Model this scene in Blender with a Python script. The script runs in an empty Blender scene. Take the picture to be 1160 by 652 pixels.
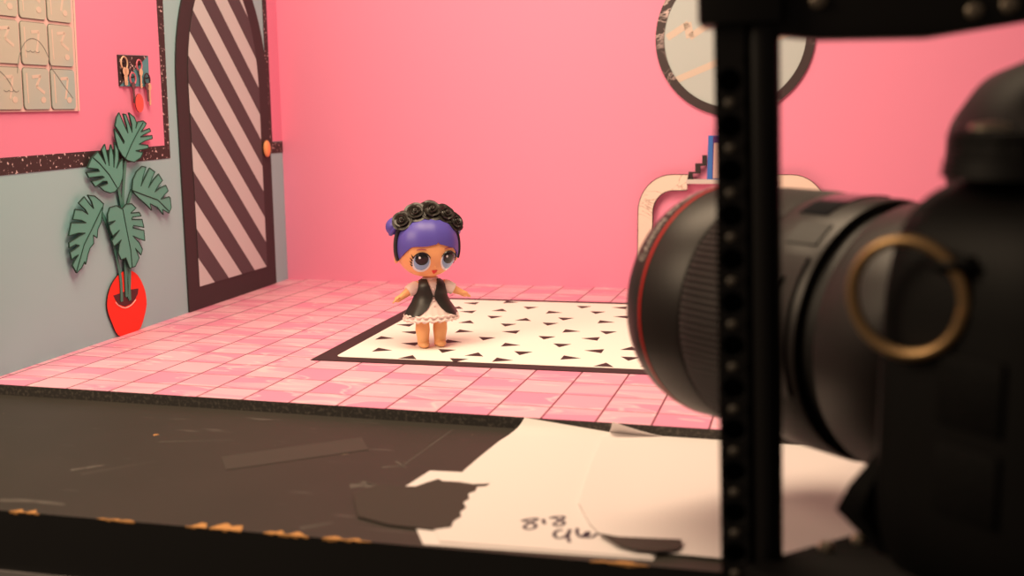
# A stop-motion tabletop set: printed pink room, doll on a rug, a film camera on its rig in front.
# All lengths below are in floor-tile units; U metres make one tile.
import bpy, bmesh, math, random
from mathutils import Vector, Matrix
from mathutils.geometry import tessellate_polygon
U = 0.023
PI = math.pi
R = math.radians
random.seed(7)
scn = bpy.context.scene
col = scn.collection

# ------------------------------------------------------------------ materials
def nodes(name):
    m = bpy.data.materials.new(name)
    m.use_nodes = True
    nt = m.node_tree
    return m, nt, nt.nodes['Principled BSDF']

def mat(name, c, rough=0.6, metal=0.0, spec=0.4, coat=0.0):
    m, nt, b = nodes(name)
    b.inputs['Base Color'].default_value = (*c, 1)
    b.inputs['Roughness'].default_value = rough
    b.inputs['Metallic'].default_value = metal
    b.inputs['Specular IOR Level'].default_value = spec
    if coat:
        b.inputs['Coat Weight'].default_value = coat
        b.inputs['Coat Roughness'].default_value = 0.15
    return m

def N(nt, t, **kw):
    n = nt.nodes.new(t)
    for k, v in kw.items():
        setattr(n, k, v)
    return n

def math_node(nt, op, a, b=None, c=None):
    n = N(nt, 'ShaderNodeMath', operation=op)
    for i, v in enumerate((a, b, c)):
        if v is None: continue
        if isinstance(v, (int, float)): n.inputs[i].default_value = v
        else: nt.links.new(v, n.inputs[i])
    return n.outputs[0]

def mix_col(nt, fac, a, b):
    n = N(nt, 'ShaderNodeMix', data_type='RGBA')
    if isinstance(fac, (int, float)): n.inputs[0].default_value = fac
    else: nt.links.new(fac, n.inputs[0])
    for i, v in ((6, a), (7, b)):
        if isinstance(v, tuple): n.inputs[i].default_value = (*v, 1)
        else: nt.links.new(v, n.inputs[i])
    return n.outputs[2]

def tile_coords(nt, scale=1.0):
    tc = N(nt, 'ShaderNodeTexCoord')
    s = N(nt, 'ShaderNodeVectorMath', operation='SCALE')
    nt.links.new(tc.outputs['Object'], s.inputs[0])
    s.inputs['Scale'].default_value = scale / U
    return s.outputs[0]

def noise(nt, vec, scale, detail=3.0, rough=0.5, dist=0.0):
    n = N(nt, 'ShaderNodeTexNoise')
    nt.links.new(vec, n.inputs['Vector'])
    n.inputs['Scale'].default_value = scale
    n.inputs['Detail'].default_value = detail
    n.inputs['Roughness'].default_value = rough
    n.inputs['Distortion'].default_value = dist
    return n.outputs[0]

def ramp(nt, val, lo, hi):
    n = N(nt, 'ShaderNodeMapRange')
    nt.links.new(val, n.inputs[0])
    n.inputs[1].default_value = lo
    n.inputs[2].default_value = hi
    return n.outputs[0]

def spotted(name, base, spot, scale, lo, hi, rough=0.7, detail=2.0, dist=0.0):
    m, nt, b = nodes(name)
    v = tile_coords(nt)
    f = ramp(nt, noise(nt, v, scale, detail, 0.6, dist), lo, hi)
    nt.links.new(mix_col(nt, f, base, spot), b.inputs['Base Color'])
    b.inputs['Roughness'].default_value = rough
    return m

def veined(name, base, vein, scale, width, rough=0.45, dist=1.2):
    m, nt, b = nodes(name)
    v = tile_coords(nt)
    n1 = noise(nt, v, scale, 4.0, 0.55, dist)
    d = math_node(nt, 'ABSOLUTE', math_node(nt, 'SUBTRACT', n1, 0.5))
    f = ramp(nt, d, width, 0.0)
    gate = ramp(nt, noise(nt, v, scale * 0.6, 1.0), 0.52, 0.62)
    nt.links.new(mix_col(nt, math_node(nt, 'MULTIPLY', f, gate), base, vein), b.inputs['Base Color'])
    b.inputs['Roughness'].default_value = rough
    return m

def tile_material():
    m, nt, b = nodes('pink_marble_tiles')
    v = tile_coords(nt)
    sx = N(nt, 'ShaderNodeSeparateXYZ')
    nt.links.new(v, sx.inputs[0])
    x, y = sx.outputs[0], sx.outputs[1]
    ix, iy = math_node(nt, 'FLOOR', x), math_node(nt, 'FLOOR', y)
    par = math_node(nt, 'FLOORED_MODULO', math_node(nt, 'ADD', ix, iy), 2.0)
    cb = N(nt, 'ShaderNodeCombineXYZ')
    nt.links.new(ix, cb.inputs[0]); nt.links.new(iy, cb.inputs[1])
    wn = N(nt, 'ShaderNodeTexWhiteNoise', noise_dimensions='3D')
    nt.links.new(cb.outputs[0], wn.inputs[0])
    off = N(nt, 'ShaderNodeVectorMath', operation='SCALE')
    nt.links.new(wn.outputs['Color'], off.inputs[0]); off.inputs['Scale'].default_value = 9.0
    add = N(nt, 'ShaderNodeVectorMath', operation='ADD')
    nt.links.new(v, add.inputs[0]); nt.links.new(off.outputs[0], add.inputs[1])
    mp = N(nt, 'ShaderNodeMapping')
    nt.links.new(add.outputs[0], mp.inputs[0])
    mp.inputs['Rotation'].default_value = (0, 0, R(35))
    mp.inputs['Scale'].default_value = (0.55, 2.4, 1)
    n1 = noise(nt, mp.outputs[0], 0.8, 1.5, 0.4, 0.5)
    n2 = noise(nt, mp.outputs[0], 0.8, 1.5, 0.4, 0.7)
    base = mix_col(nt, par, (0.86, 0.31, 0.49), (0.93, 0.49, 0.62))
    f1 = math_node(nt, 'MULTIPLY', ramp(nt, n1, 0.52, 0.58), 0.85)
    base = mix_col(nt, f1, base, mix_col(nt, par, (0.93, 0.47, 0.60), (0.88, 0.38, 0.54)))
    d = math_node(nt, 'ABSOLUTE', math_node(nt, 'SUBTRACT', n2, 0.52))
    base = mix_col(nt, math_node(nt, 'MULTIPLY', ramp(nt, d, 0.022, 0.008), 0.6), base, (0.97, 0.68, 0.74))
    gx = math_node(nt, 'LESS_THAN', math_node(nt, 'PINGPONG', x, 0.5), 0.019)
    gy = math_node(nt, 'LESS_THAN', math_node(nt, 'PINGPONG', y, 0.5), 0.020)
    base = mix_col(nt, math_node(nt, 'MULTIPLY', gy, 0.85), base, (0.40, 0.10, 0.16))
    base = mix_col(nt, math_node(nt, 'MULTIPLY', gx, 0.95), base, (0.15, 0.03, 0.05))
    nt.links.new(base, b.inputs['Base Color'])
    b.inputs['Roughness'].default_value = 0.42
    b.inputs['Specular IOR Level'].default_value = 0.3
    return m

def table_material():
    m, nt, b = nodes('worn_black_paint')
    v = tile_coords(nt)
    base = mix_col(nt, noise(nt, v, 0.5, 4.0), (0.031, 0.029, 0.024), (0.047, 0.040, 0.034))
    mp = N(nt, 'ShaderNodeMapping'); nt.links.new(v, mp.inputs[0])
    mp.inputs['Rotation'].default_value = (0, 0, R(-38)); mp.inputs['Scale'].default_value = (0.5, 5, 1)
    sc = ramp(nt, noise(nt, mp.outputs[0], 1.1, 3.0, 0.6), 0.66, 0.76)
    base = mix_col(nt, math_node(nt, 'MULTIPLY', sc, 0.35), base, (0.30, 0.27, 0.25))
    sp = ramp(nt, noise(nt, v, 5.0, 2.0), 0.76, 0.80)
    base = mix_col(nt, math_node(nt, 'MULTIPLY', sp, 0.4), base, (0.40, 0.30, 0.20))
    nt.links.new(base, b.inputs['Base Color'])
    b.inputs['Roughness'].default_value = 0.55
    b.inputs['Specular IOR Level'].default_value = 0.25
    return m

M = {}
M['pink'] = mat('pink_wall_print', (0.89, 0.30, 0.48), 0.65, spec=0.2)
M['blue'] = mat('blue_wall_print', (0.36, 0.63, 0.69), 0.65, spec=0.2)
M['board'] = spotted('black_foam_board', (0.035, 0.03, 0.028), (0.11, 0.095, 0.08), 14, 0.5, 0.7)
M['speckle'] = spotted('speckled_black_print', (0.045, 0.025, 0.028), (0.75, 0.6, 0.62), 11, 0.63, 0.70, detail=1.0)
M['black_line'] = mat('black_ink_line', (0.03, 0.02, 0.022), 0.6)
M['tiles'] = tile_material()
M['table'] = table_material()
M['table_edge'] = mat('black_table_edge', (0.012, 0.011, 0.011), 0.5)
M['grey_edging'] = mat('grey_edging', (0.22, 0.20, 0.20), 0.5)
M['wood_chip'] = mat('bare_wood', (0.55, 0.27, 0.09), 0.8)
M['scuff'] = mat('grey_scuff', (0.105, 0.094, 0.085), 0.7, spec=0.2)
M['paper'] = mat('white_paper', (0.78, 0.72, 0.72), 0.8, spec=0.15)
M['ink'] = mat('marker_ink', (0.035, 0.025, 0.05), 0.6)
M['gaffer'] = mat('dark_matte_tape', (0.046, 0.041, 0.034), 0.6, spec=0.2)
M['strip'] = mat('dark_clear_tape', (0.062, 0.054, 0.048), 0.55, spec=0.15)
M['ground'] = mat('studio_ground', (0.05, 0.05, 0.05), 0.8)
M['door_dark'] = mat('door_dark_print', (0.050, 0.039, 0.044), 0.55, spec=0.2)
M['door_stripe'] = mat('door_stripe_print', (0.098, 0.080, 0.094), 0.6, spec=0.2)
M['door_cream'] = mat('door_cream_print', (0.61, 0.69, 0.71), 0.6, spec=0.2)
M['knob'] = mat('orange_knob', (0.95, 0.40, 0.17), 0.4)
M['leaf'] = mat('leaf_print', (0.125, 0.41, 0.35), 0.6, spec=0.2)
M['leaf_edge'] = mat('leaf_outline', (0.03, 0.075, 0.06), 0.7, spec=0.1)
M['stem'] = mat('stem_print', (0.085, 0.28, 0.23), 0.6, spec=0.2)
M['pot'] = mat('red_pot_print', (0.95, 0.045, 0.025), 0.5, spec=0.2)
M['soil'] = mat('soil_print', (0.10, 0.022, 0.028), 0.7)
M['cream'] = mat('cream_print', (0.86, 0.66, 0.58), 0.6, spec=0.2)
M['glass_block'] = spotted('glass_block_print', (0.40, 0.57, 0.56), (0.54, 0.58, 0.50), 0.35, 0.45, 0.62, 0.5, 1.0)
M['block_line'] = mat('glass_block_line', (0.15, 0.16, 0.14), 0.6)
M['hill_line'] = mat('hill_line_print', (0.24, 0.27, 0.25), 0.6)
M['peach'] = mat('peach_print', (0.70, 0.62, 0.54), 0.6)
M['glint'] = mat('mirror_glint_print', (0.64, 0.54, 0.48), 0.4)
M['frame_pink'] = mat('pale_pink_frame', (0.80, 0.58, 0.56), 0.6)
M['teal'] = mat('teal_print', (0.10, 0.33, 0.40), 0.6)
M['brass'] = mat('brass_key', (0.78, 0.55, 0.36), 0.35, spec=0.5)
M['dark_key'] = mat('dark_key', (0.14, 0.075, 0.085), 0.4)
M['red_tag'] = mat('red_tag', (0.95, 0.12, 0.10), 0.5)
M['pink_ring'] = mat('pink_ring', (0.75, 0.18, 0.25), 0.5)
M['mirror_frame'] = veined('black_marble_print', (0.045, 0.028, 0.032), (0.75, 0.6, 0.6), 1.5, 0.03, 0.45, 0.8)
M['mirror_glass'] = mat('mirror_print', (0.50, 0.56, 0.58), 0.3)
M['marble'] = veined('cream_marble_print', (0.86, 0.70, 0.62), (0.36, 0.22, 0.19), 0.8, 0.016, 0.6, 1.6)
M['shelf_grey'] = mat('pale_grey_print', (0.62, 0.56, 0.56), 0.5)
M['picture_blue'] = mat('blue_print', (0.045, 0.16, 0.55), 0.5)
M['picture_pink'] = mat('pale_print', (0.80, 0.55, 0.55), 0.6)
M['picture_purple'] = mat('purple_print', (0.11, 0.03, 0.20), 0.6)
M['rug_field'] = mat('cream_rug_print', (0.97, 0.93, 0.90), 0.7, spec=0.15)
M['rug_black'] = mat('black_rug_print', (0.055, 0.033, 0.038), 0.65, spec=0.15)
# doll
M['skin'] = mat('orange_vinyl_skin', (0.90, 0.46, 0.21), 0.42)
M['hair'] = mat('purple_hair', (0.105, 0.085, 0.44), 0.38)
M['black_vinyl'] = mat('black_vinyl', (0.030, 0.028, 0.027), 0.36)
M['rose'] = mat('black_rose_vinyl', (0.028, 0.024, 0.021), 0.33)
M['dress'] = mat('cream_dress_vinyl', (0.90, 0.76, 0.74), 0.5)
M['eye_white'] = mat('eye_white', (0.82, 0.85, 0.92), 0.25)
M['iris'] = mat('blue_iris', (0.26, 0.43, 0.72), 0.25)
M['pupil'] = mat('black_pupil', (0.012, 0.012, 0.016), 0.18)
M['lips'] = mat('red_lips', (0.75, 0.04, 0.04), 0.35)
M['brow'] = mat('purple_brow', (0.42, 0.10, 0.16), 0.5)
# film gear
M['body_black'] = mat('camera_black', (0.005, 0.0045, 0.0045), 0.55, spec=0.17)
M['grip_rubber'] = spotted('camera_rubber', (0.004, 0.004, 0.004), (0.008, 0.007, 0.007), 40, 0.4, 0.6, 0.6)
M['grip_rubber'].node_tree.nodes['Principled BSDF'].inputs['Specular IOR Level'].default_value = 0.1
M['rig_matte'] = mat('matte_black_plate', (0.004, 0.0035, 0.0035), 0.7, spec=0.12)
M['lens_black'] = mat('lens_black', (0.017, 0.0125, 0.012), 0.42, spec=0.35)
M['lens_rubber'] = mat('lens_rubber', (0.020, 0.014, 0.014), 0.55)
M['lens_gap'] = mat('lens_gap_black', (0.008, 0.007, 0.007), 0.5)
M['red_ring'] = mat('red_lens_ring', (0.50, 0.02, 0.015), 0.4)
M['white_letter'] = mat('pale_lettering', (0.55, 0.50, 0.47), 0.5)
M['glass'] = mat('lens_glass', (0.01, 0.012, 0.02), 0.05, spec=0.8)
M['screen'] = mat('screen_black', (0.01, 0.01, 0.012), 0.1)
M['brass_ring'] = mat('brass_wire', (0.46, 0.29, 0.14), 0.42, metal=0.9)
M['steel'] = mat('bright_steel', (0.62, 0.52, 0.40), 0.3, metal=0.9)
M['rig'] = mat('black_anodised', (0.007, 0.006, 0.006), 0.42, spec=0.25)
M['bolt'] = mat('dull_bolt', (0.22, 0.18, 0.14), 0.4, metal=0.6)
M['screw'] = mat('dull_screw', (0.10, 0.085, 0.07), 0.4, spec=0.4)
M['rig_hole'] = mat('rig_hole_black', (0.003, 0.003, 0.003), 0.8)

# ------------------------------------------------------------------ mesh builder
class MB:
    def __init__(s):
        s.v = []; s.f = []; s.m = []; s.mats = []
    def mi(s, m):
        m = M[m] if isinstance(m, str) else m
        if m not in s.mats: s.mats.append(m)
        return s.mats.index(m)
    def add(s, verts, faces, m):
        o = len(s.v); k = s.mi(m)
        s.v += [Vector(p) for p in verts]
        for f in faces:
            s.f.append([o + i for i in f]); s.m.append(k)
        return o
    def box(s, lo, hi, m):
        (a, b, c), (d, e, f) = lo, hi
        s.add([(a,b,c),(d,b,c),(d,e,c),(a,e,c),(a,b,f),(d,b,f),(d,e,f),(a,e,f)],
              [(3,2,1,0),(4,5,6,7),(0,1,5,4),(1,2,6,5),(2,3,7,6),(3,0,4,7)], m)
    def plate(s, poly, d0, d1, m, side=None, frame=None):
        """polygon (a, b) extruded from depth d0 to d1; frame maps (a, b, d) to a point"""
        fr = frame or (lambda a, b, d: (a, -d, b))
        n = len(poly)
        tri = tessellate_polygon([[Vector((a, b, 0)) for a, b in poly]])
        o1 = s.add([fr(a, b, d1) for a, b in poly], [t for t in tri], m)
        s.add([fr(a, b, d0) for a, b in poly], [t[::-1] for t in tri], m)
        s.add([fr(a, b, d0) for a, b in poly] + [fr(a, b, d1) for a, b in poly],
              [(i, (i+1) % n, n + (i+1) % n, n + i) for i in range(n)], side or m)
    def loft(s, rings, m, cap0=True, cap1=True, closed=True):
        n = len(rings[0])
        vs = [p for r in rings for p in r]; fs = []
        for k in range(len(rings) - 1):
            for i in range(n if closed else n - 1):
                j = (i + 1) % n
                fs.append((k*n+i, k*n+j, (k+1)*n+j, (k+1)*n+i))
        if cap0: fs.append(tuple(range(n))[::-1])
        if cap1: fs.append(tuple((len(rings)-1)*n + i for i in range(n)))
        s.add(vs, fs, m)
    def tube(s, path, r, m, n=12, closed=False, flat=1.0):
        path = [Vector(p) for p in path]; rings = []
        up = None
        for i, p in enumerate(path):
            if closed: t = path[(i+1) % len(path)] - path[i-1]
            else: t = path[min(i+1, len(path)-1)] - path[max(i-1, 0)]
            t.normalize()
            if up is None:
                up = Vector((0, 0, 1)) if abs(t.z) < 0.9 else Vector((0, 1, 0))
            a = up.cross(t).normalized(); b = t.cross(a).normalized(); up = b
            rr = r[i] if isinstance(r, (list, tuple)) else r
            rings.append([p + a*rr*math.cos(2*PI*k/n) + b*rr*flat*math.sin(2*PI*k/n) for k in range(n)])
        if closed:
            s.loft(rings + [rings[0]], m, False, False)
        else:
            s.loft(rings, m)
    def ball(s, c, r, m, nu=24, nv=14, rot=None):
        c = Vector(c); r = (r, r, r) if isinstance(r, (int, float)) else r
        rings = []
        for j in range(nv + 1):
            t = PI * max(0.002, min(0.998, j / nv))
            ring = []
            for i in range(nu):
                a = 2*PI*i/nu
                p = Vector((r[0]*math.sin(t)*math.cos(a), r[1]*math.sin(t)*math.sin(a), -r[2]*math.cos(t)))
                if rot: p = rot @ p
                ring.append(c + p)
            rings.append(ring)
        s.loft(rings, m)
    def sheet(s, grid, th, m):
        """open surface of grid points given thickness th along its normal"""
        nr, nc = len(grid), len(grid[0]); g = [[Vector(p) for p in row] for row in grid]
        bk = []
        for i in range(nr):
            row = []
            for j in range(nc):
                du = g[i][min(j+1, nc-1)] - g[i][max(j-1, 0)]
                dv = g[min(i+1, nr-1)][j] - g[max(i-1, 0)][j]
                nn = du.cross(dv)
                nn = nn.normalized() if nn.length > 1e-9 else Vector((0, 0, 1))
                row.append(g[i][j] - nn*th)
            bk.append(row)
        vs = [p for r in g for p in r] + [p for r in bk for p in r]; o = nr*nc; fs = []
        for i in range(nr-1):
            for j in range(nc-1):
                a, b, c, d = i*nc+j, i*nc+j+1, (i+1)*nc+j+1, (i+1)*nc+j
                fs += [(a, b, c, d), (o+d, o+c, o+b, o+a)]
        for i in range(nr-1):
            for j, w in ((0, 0), (nc-1, 1)):
                a, b = i*nc+j, (i+1)*nc+j
                fs.append((a, b, o+b, o+a) if not w else (b, a, o+a, o+b))
        for j in range(nc-1):
            for i, w in ((0, 1), (nr-1, 0)):
                a, b = i*nc+j, i*nc+j+1
                fs.append((a, b, o+b, o+a) if not w else (b, a, o+a, o+b))
        s.add(vs, fs, m)
    def build(s, name, parent=None, smooth=False, angle=40, bevel=0.0, segs=3, loc=None):
        me = bpy.data.meshes.new(name)
        o3 = Vector(loc) if loc else Vector((0, 0, 0))
        me.from_pydata([((p - o3)*U)[:] for p in s.v], [], s.f)
        for m in s.mats: me.materials.append(m)
        for p, k in zip(me.polygons, s.m): p.material_index = k
        bm = bmesh.new(); bm.from_mesh(me)
        bmesh.ops.remove_doubles(bm, verts=bm.verts, dist=1e-7)
        bmesh.ops.recalc_face_normals(bm, faces=bm.faces)
        if bevel:
            es = [e for e in bm.edges if len(e.link_faces) == 2 and e.calc_face_angle(0) > R(35)]
            bmesh.ops.bevel(bm, geom=es, offset=bevel*U, segments=segs, profile=0.5, affect='EDGES', clamp_overlap=True)
            smooth = True
        if smooth:
            for f in bm.faces: f.smooth = True
            for e in bm.edges:
                if len(e.link_faces) == 2 and e.calc_face_angle(0) > R(angle): e.smooth = False
        bm.to_mesh(me); bm.free(); me.update()
        o = bpy.data.objects.new(name, me); col.objects.link(o)
        if loc: o.location = o3*U
        if parent: o.parent = parent
        return o

def tag(o, label=None, cat=None, group=None, kind=None):
    if label: o['label'] = label
    if cat: o['category'] = cat
    if group: o['group'] = group
    if kind: o['kind'] = kind
    return o

def thing(name, label, cat, loc=(0, 0, 0), rz=0.0, group=None):
    o = bpy.data.objects.new(name, None); col.objects.link(o)
    o.empty_display_size = 0.01
    o.location = Vector(loc)*U; o.rotation_euler = (0, 0, rz)
    return tag(o, label, cat, group)

def anchor(name, loc, rz):                     # an Empty carrying a piece of the setting
    o = bpy.data.objects.new(name, None); col.objects.link(o)
    o.empty_display_size = 0.01
    o.location = Vector(loc)*U; o.rotation_euler = (0, 0, rz)
    return tag(o, kind='structure')

def smooth_path(pts, n=6):
    pts = [Vector(p) for p in pts]; out = []
    for i in range(len(pts)-1):
        p0 = pts[max(i-1, 0)]; p1 = pts[i]; p2 = pts[i+1]; p3 = pts[min(i+2, len(pts)-1)]
        for k in range(n):
            t = k/n
            out.append(0.5*((2*p1) + (p2-p0)*t + (2*p0-5*p1+4*p2-p3)*t*t + (3*p1-p0-3*p2+p3)*t**3))
    return out + [pts[-1]]

def arc(cx, cy, rx, ry, a0, a1, n):
    return [(cx + rx*math.cos(R(a0+(a1-a0)*i/n)), cy + ry*math.sin(R(a0+(a1-a0)*i/n))) for i in range(n+1)]

# frames of the two walls: local x runs along the wall, z up, -y out of the wall into the room
LO, LA = (-0.10, 0.0, 0.0), R(92.29)
BO, BA = (-0.70, 15.40, 0.0), R(0.9)
def on_left(s, z=0.0, d=0.0):
    return (LO[0] + s*math.cos(LA) + d*math.sin(LA), LO[1] + s*math.sin(LA) - d*math.cos(LA), z)
def on_back(s, z=0.0, d=0.0):
    return (BO[0] + s*math.cos(BA) + d*math.sin(BA), BO[1] + s*math.sin(BA) - d*math.cos(BA), z)

# ------------------------------------------------------------------ setting
TZ = -0.22                                     # table top; the set floor is a 5 mm board lying on it
b = MB(); b.box((-1.2, 0.212, TZ), (44, 16.6, -0.004), 'board'); b.box((-1.2, 0.212, -0.004), (44, 16.6, 0.0), 'tiles')
tag(b.build('floor'), kind='structure')

WH = 14.0
a = anchor('wall_left', LO, LA)
w = MB(); w.box((0.212, 0.0, 0.0), (15.55, 0.22, WH), 'blue'); tag(w.build('wall_board', a))
w = MB()
w.plate([(0.212, 4.62), (7.98, 4.75), (8.02, WH), (0.212, WH)], 0, 0.006, 'pink')
w.plate([(14.62, 4.72), (15.55, 4.72), (15.55, WH), (14.62, WH)], 0, 0.006, 'pink')
tag(w.build('pink_panel', a), 'pink upper panels of the left wall')
# black speckled strips
t = anchor('trim_1', LO, LA)
w = MB(); w.plate([(0.212, 4.26), (8.21, 4.40), (8.42, WH), (8.02, WH), (7.965, 4.75), (0.212, 4.63)], 0, 0.014, 'speckle'); w.build('speckled_strip', t)
t = anchor('trim_2', LO, LA)
w = MB(); w.plate([(14.36, WH), (14.36, 4.33), (15.50, 4.33), (15.50, 4.70), (14.64, 4.70), (14.64, WH)], 0, 0.014, 'speckle'); w.build('speckled_strip', t)

a = anchor('wall_back', BO, BA)
w = MB(); w.box((-0.1, 0.0, 0.0), (44, 0.22, WH), 'pink'); w.build('wall_board', a)

# door with an arched top, striped panel
d1 = anchor('door_1', LO, LA)
SP = 6.3
def door_half(x0, x1, zb, inset):
    cx = (x0+x1)/2; rx = (x1-x0)/2
    return [(x0, zb), (x1, zb)] + arc(cx, SP, rx, 4.1-inset, 0, 180, 28)
outer = door_half(8.70, 14.40, 0.01, 0.0)
w = MB(); w.plate(outer, 0, 0.05, 'door_dark', 'black_line'); w.build('door_frame', d1)
inner = door_half(9.32, 13.72, 0.66, 0.55)
w = MB(); w.plate(inner, 0.05, 0.062, 'door_cream', 'black_line')
# diagonal stripes clipped to the panel outline
def clip(poly, p, q):
    out = []
    def side(a): return (q[0]-p[0])*(a[1]-p[1]) - (q[1]-p[1])*(a[0]-p[0])
    for i in range(len(poly)):
        a, c = poly[i], poly[(i+1) % len(poly)]; sa, sc = side(a), side(c)
        if sa >= 0: out.append(a)
        if sa*sc < 0:
            t_ = sa/(sa-sc); out.append((a[0]+(c[0]-a[0])*t_, a[1]+(c[1]-a[1])*t_))
    return out
k_ = -0.95                                     # the stripes fall 0.95 for each unit to the right
for i in range(-1, 9):
    ztop = 8.95 - 1.655*(i-1)                   # dark stripe between these two heights on the left edge
    zbot = ztop - 0.83
    pl = clip(inner, (13.72, ztop + k_*4.4), (9.32, ztop))
    pl = clip(pl, (9.32, zbot), (13.72, zbot + k_*4.4)) if len(pl) > 2 else pl
    if len(pl) > 2:
        w.plate(pl, 0.062, 0.068, 'door_stripe')
w.build('striped_panel', d1)
w = MB(); w.ball((13.97, -0.13, 4.50), (0.19, 0.10, 0.27), 'knob'); w.tube([(13.97, -0.05, 4.50), (13.97, -0.1, 4.5)], 0.1, 'knob')
w.build('door_knob', d1, smooth=True)

# glass block window
w1 = anchor('window_1', LO, LA)
w = MB(); w.plate([(0.35, 5.60), (4.22, 5.655), (4.39, 9.9), (0.35, 9.9)], 0, 0.05, 'frame_pink', 'black_line')
w.plate([(4.155, 5.66), (4.22, 5.655), (4.39, 9.9), (4.325, 9.9)], 0.05, 0.056, 'cream', 'black_line')
w.build('window_frame', w1)
g = MB(); hl = MB()
def rrect(x0, z0, x1, z1, r):
    return (arc(x1-r, z0+r, r, r, -90, 0, 4) + arc(x1-r, z1-r, r, r, 0, 90, 4) +
            arc(x0+r, z1-r, r, r, 90, 180, 4) + arc(x0+r, z0+r, r, r, 180, 270, 4))
def shear(p):                                   # the print leans very slightly along the wall
    return (p[0] + (p[1]-5.7)*0.035, p[1] + (p[0]-4.2)*0.012)
cols = [(3.16, 4.05), (2.20, 3.11), (1.24, 2.15), (0.40, 1.19)]
rows = [(5.69, 6.61), (6.67, 7.61), (7.67, 8.61), (8.67, 9.60)]
for ci, (x0, x1) in enumerate(cols):
    for ri, (z0, z1) in enumerate(rows):
        g.plate([shear(p) for p in rrect(x0, z0, x1, z1, 0.09)], 0.05, 0.062, 'block_line')
        g.plate([shear(p) for p in rrect(x0+0.013, z0+0.013, x1-0.013, z1-0.013, 0.08)], 0.062, 0.082, 'glass_block')
        # printed light marks: a thin edge line and a zig-zag flash, and a round spot at the lower right
        L_ = [(x0+0.12, z0+0.15), (x0+0.10, z1-0.12), (x0+0.15, z1-0.12), (x0+0.16, z0+0.15)]
        hl.plate([shear(p) for p in L_], 0.082, 0.086, 'peach')
        mx, mz = x0 + 0.3, z1 - 0.2
        if (ci + ri) % 2:
            zg = [(0, 0), (0.30, 0.03), (0.14, -0.20), (0.42, -0.35)]
        else:
            zg = [(0.05, -0.02), (0.32, 0.0), (0.26, -0.28), (0.20, -0.48)]
        for (p, q) in zip(zg, zg[1:]):
            dx, dz = q[0]-p[0], q[1]-p[1]; ln = math.hypot(dx, dz); nx, nz = -dz/ln*0.035, dx/ln*0.035
            hl.plate([shear((mx+u, mz+v)) for u, v in ((p[0]+nx, p[1]+nz), (p[0]-nx, p[1]-nz), (q[0]-nx, q[1]-nz), (q[0]+nx, q[1]+nz))], 0.082, 0.085 + 0.0005*ci, 'peach')
        if ci == 0 or ri % 2 == 0:
            hl.plate([shear(p) for p in arc(x1-0.25, z0+0.22, 0.09, 0.07, 0, 350, 12)], 0.082, 0.0875, 'peach')
g.build('glass_blocks', w1); hl.build('printed_highlights', w1)
ln = MB()
def line_on(ln, pts, wd, m, d):
    for p, q in zip(pts, pts[1:]):
        dx, dz = q[0]-p[0], q[1]-p[1]; l_ = math.hypot(dx, dz) or 1; nx, nz = -dz/l_*wd/2, dx/l_*wd/2
        ln.plate([(p[0]+nx, p[1]+nz), (p[0]-nx, p[1]-nz), (q[0]-nx, q[1]-nz), (q[0]+nx, q[1]+nz)], d, d+0.004, m)
line_on(ln, arc(2.66, 6.25, 0.62, 0.98, 20, 168, 24) , 0.018, 'hill_line', 0.083)
line_on(ln, [(3.22, 6.62), (3.42, 6.45), (3.65, 6.22), (3.95, 5.95)][::-1] + arc(2.66, 6.25, 0.62, 0.98, 20, 30, 2)[:1], 0.018, 'hill_line', 0.083)
line_on(ln, arc(1.15, 5.6, 0.85, 0.95, 30, 140, 16), 0.018, 'hill_line', 0.083)
for cx, cz in ((2.66, 6.98), (1.85, 6.1)):
    for k in range(3):
        line_on(ln, arc(cx-0.2+0.16*k, cz, 0.08, 0.05, 200, 340, 5), 0.014, 'hill_line', 0.083)
ln.build('printed_hills', w1)

# ------------------------------------------------------------------ table and ground below
def tab_y(x): return -5.60 + 0.028*(x-5)
tb = thing('work_table', 'worn black painted work table with chipped front edge under the pink set', 'table', (14, 6, -33))
w = MB()
fl = [(-14, tab_y(-14)), (46, tab_y(46)), (46, 18), (-14, 18)]
def tf(a_, b_, d_): return (a_-14, b_-6, d_+33)
w.plate(fl, TZ-0.92, TZ, 'table', 'table_edge', frame=tf)
def chip(x0, x1, dep):
    n = max(3, int((x1-x0)/0.07)); top = []; bot = []
    for i in range(n+1):
        x = x0 + (x1-x0)*i/n
        e = math.sin(PI*i/n)**0.4
        top.append((x-14, tab_y(x)-6 + (0.012+random.choice((0.05, 0.3, 0.6, 1.0, 1.3))*dep)*e, TZ+33+0.004))
        bot.append((x-14, tab_y(x)-6-0.006, TZ+33+0.004))
    for i in range(n):
        p, q, r_, s_ = bot[i], bot[i+1], top[i+1], top[i]
        w.add([p, q, r_, s_], [(0, 1, 2, 3)], 'wood_chip')
        dz = random.uniform(0.005, 0.045)
        w.add([p, q, (q[0], q[1], q[2]-dz), (p[0], p[1], p[2]-dz)], [(3, 2, 1, 0)], 'wood_chip')
for x0, x1, dep in ((5.45, 5.95, 0.10), (6.9, 7.5, 0.03), (8.30, 8.62, 0.12), (8.66, 9.15, 0.18), (9.48, 10.15, 0.10), (10.35, 11.05, 0.07), (14.0, 14.75, 0.06), (3.0, 3.6, 0.1), (19, 20, 0.1)):
    chip(x0, x1, dep)
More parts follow.
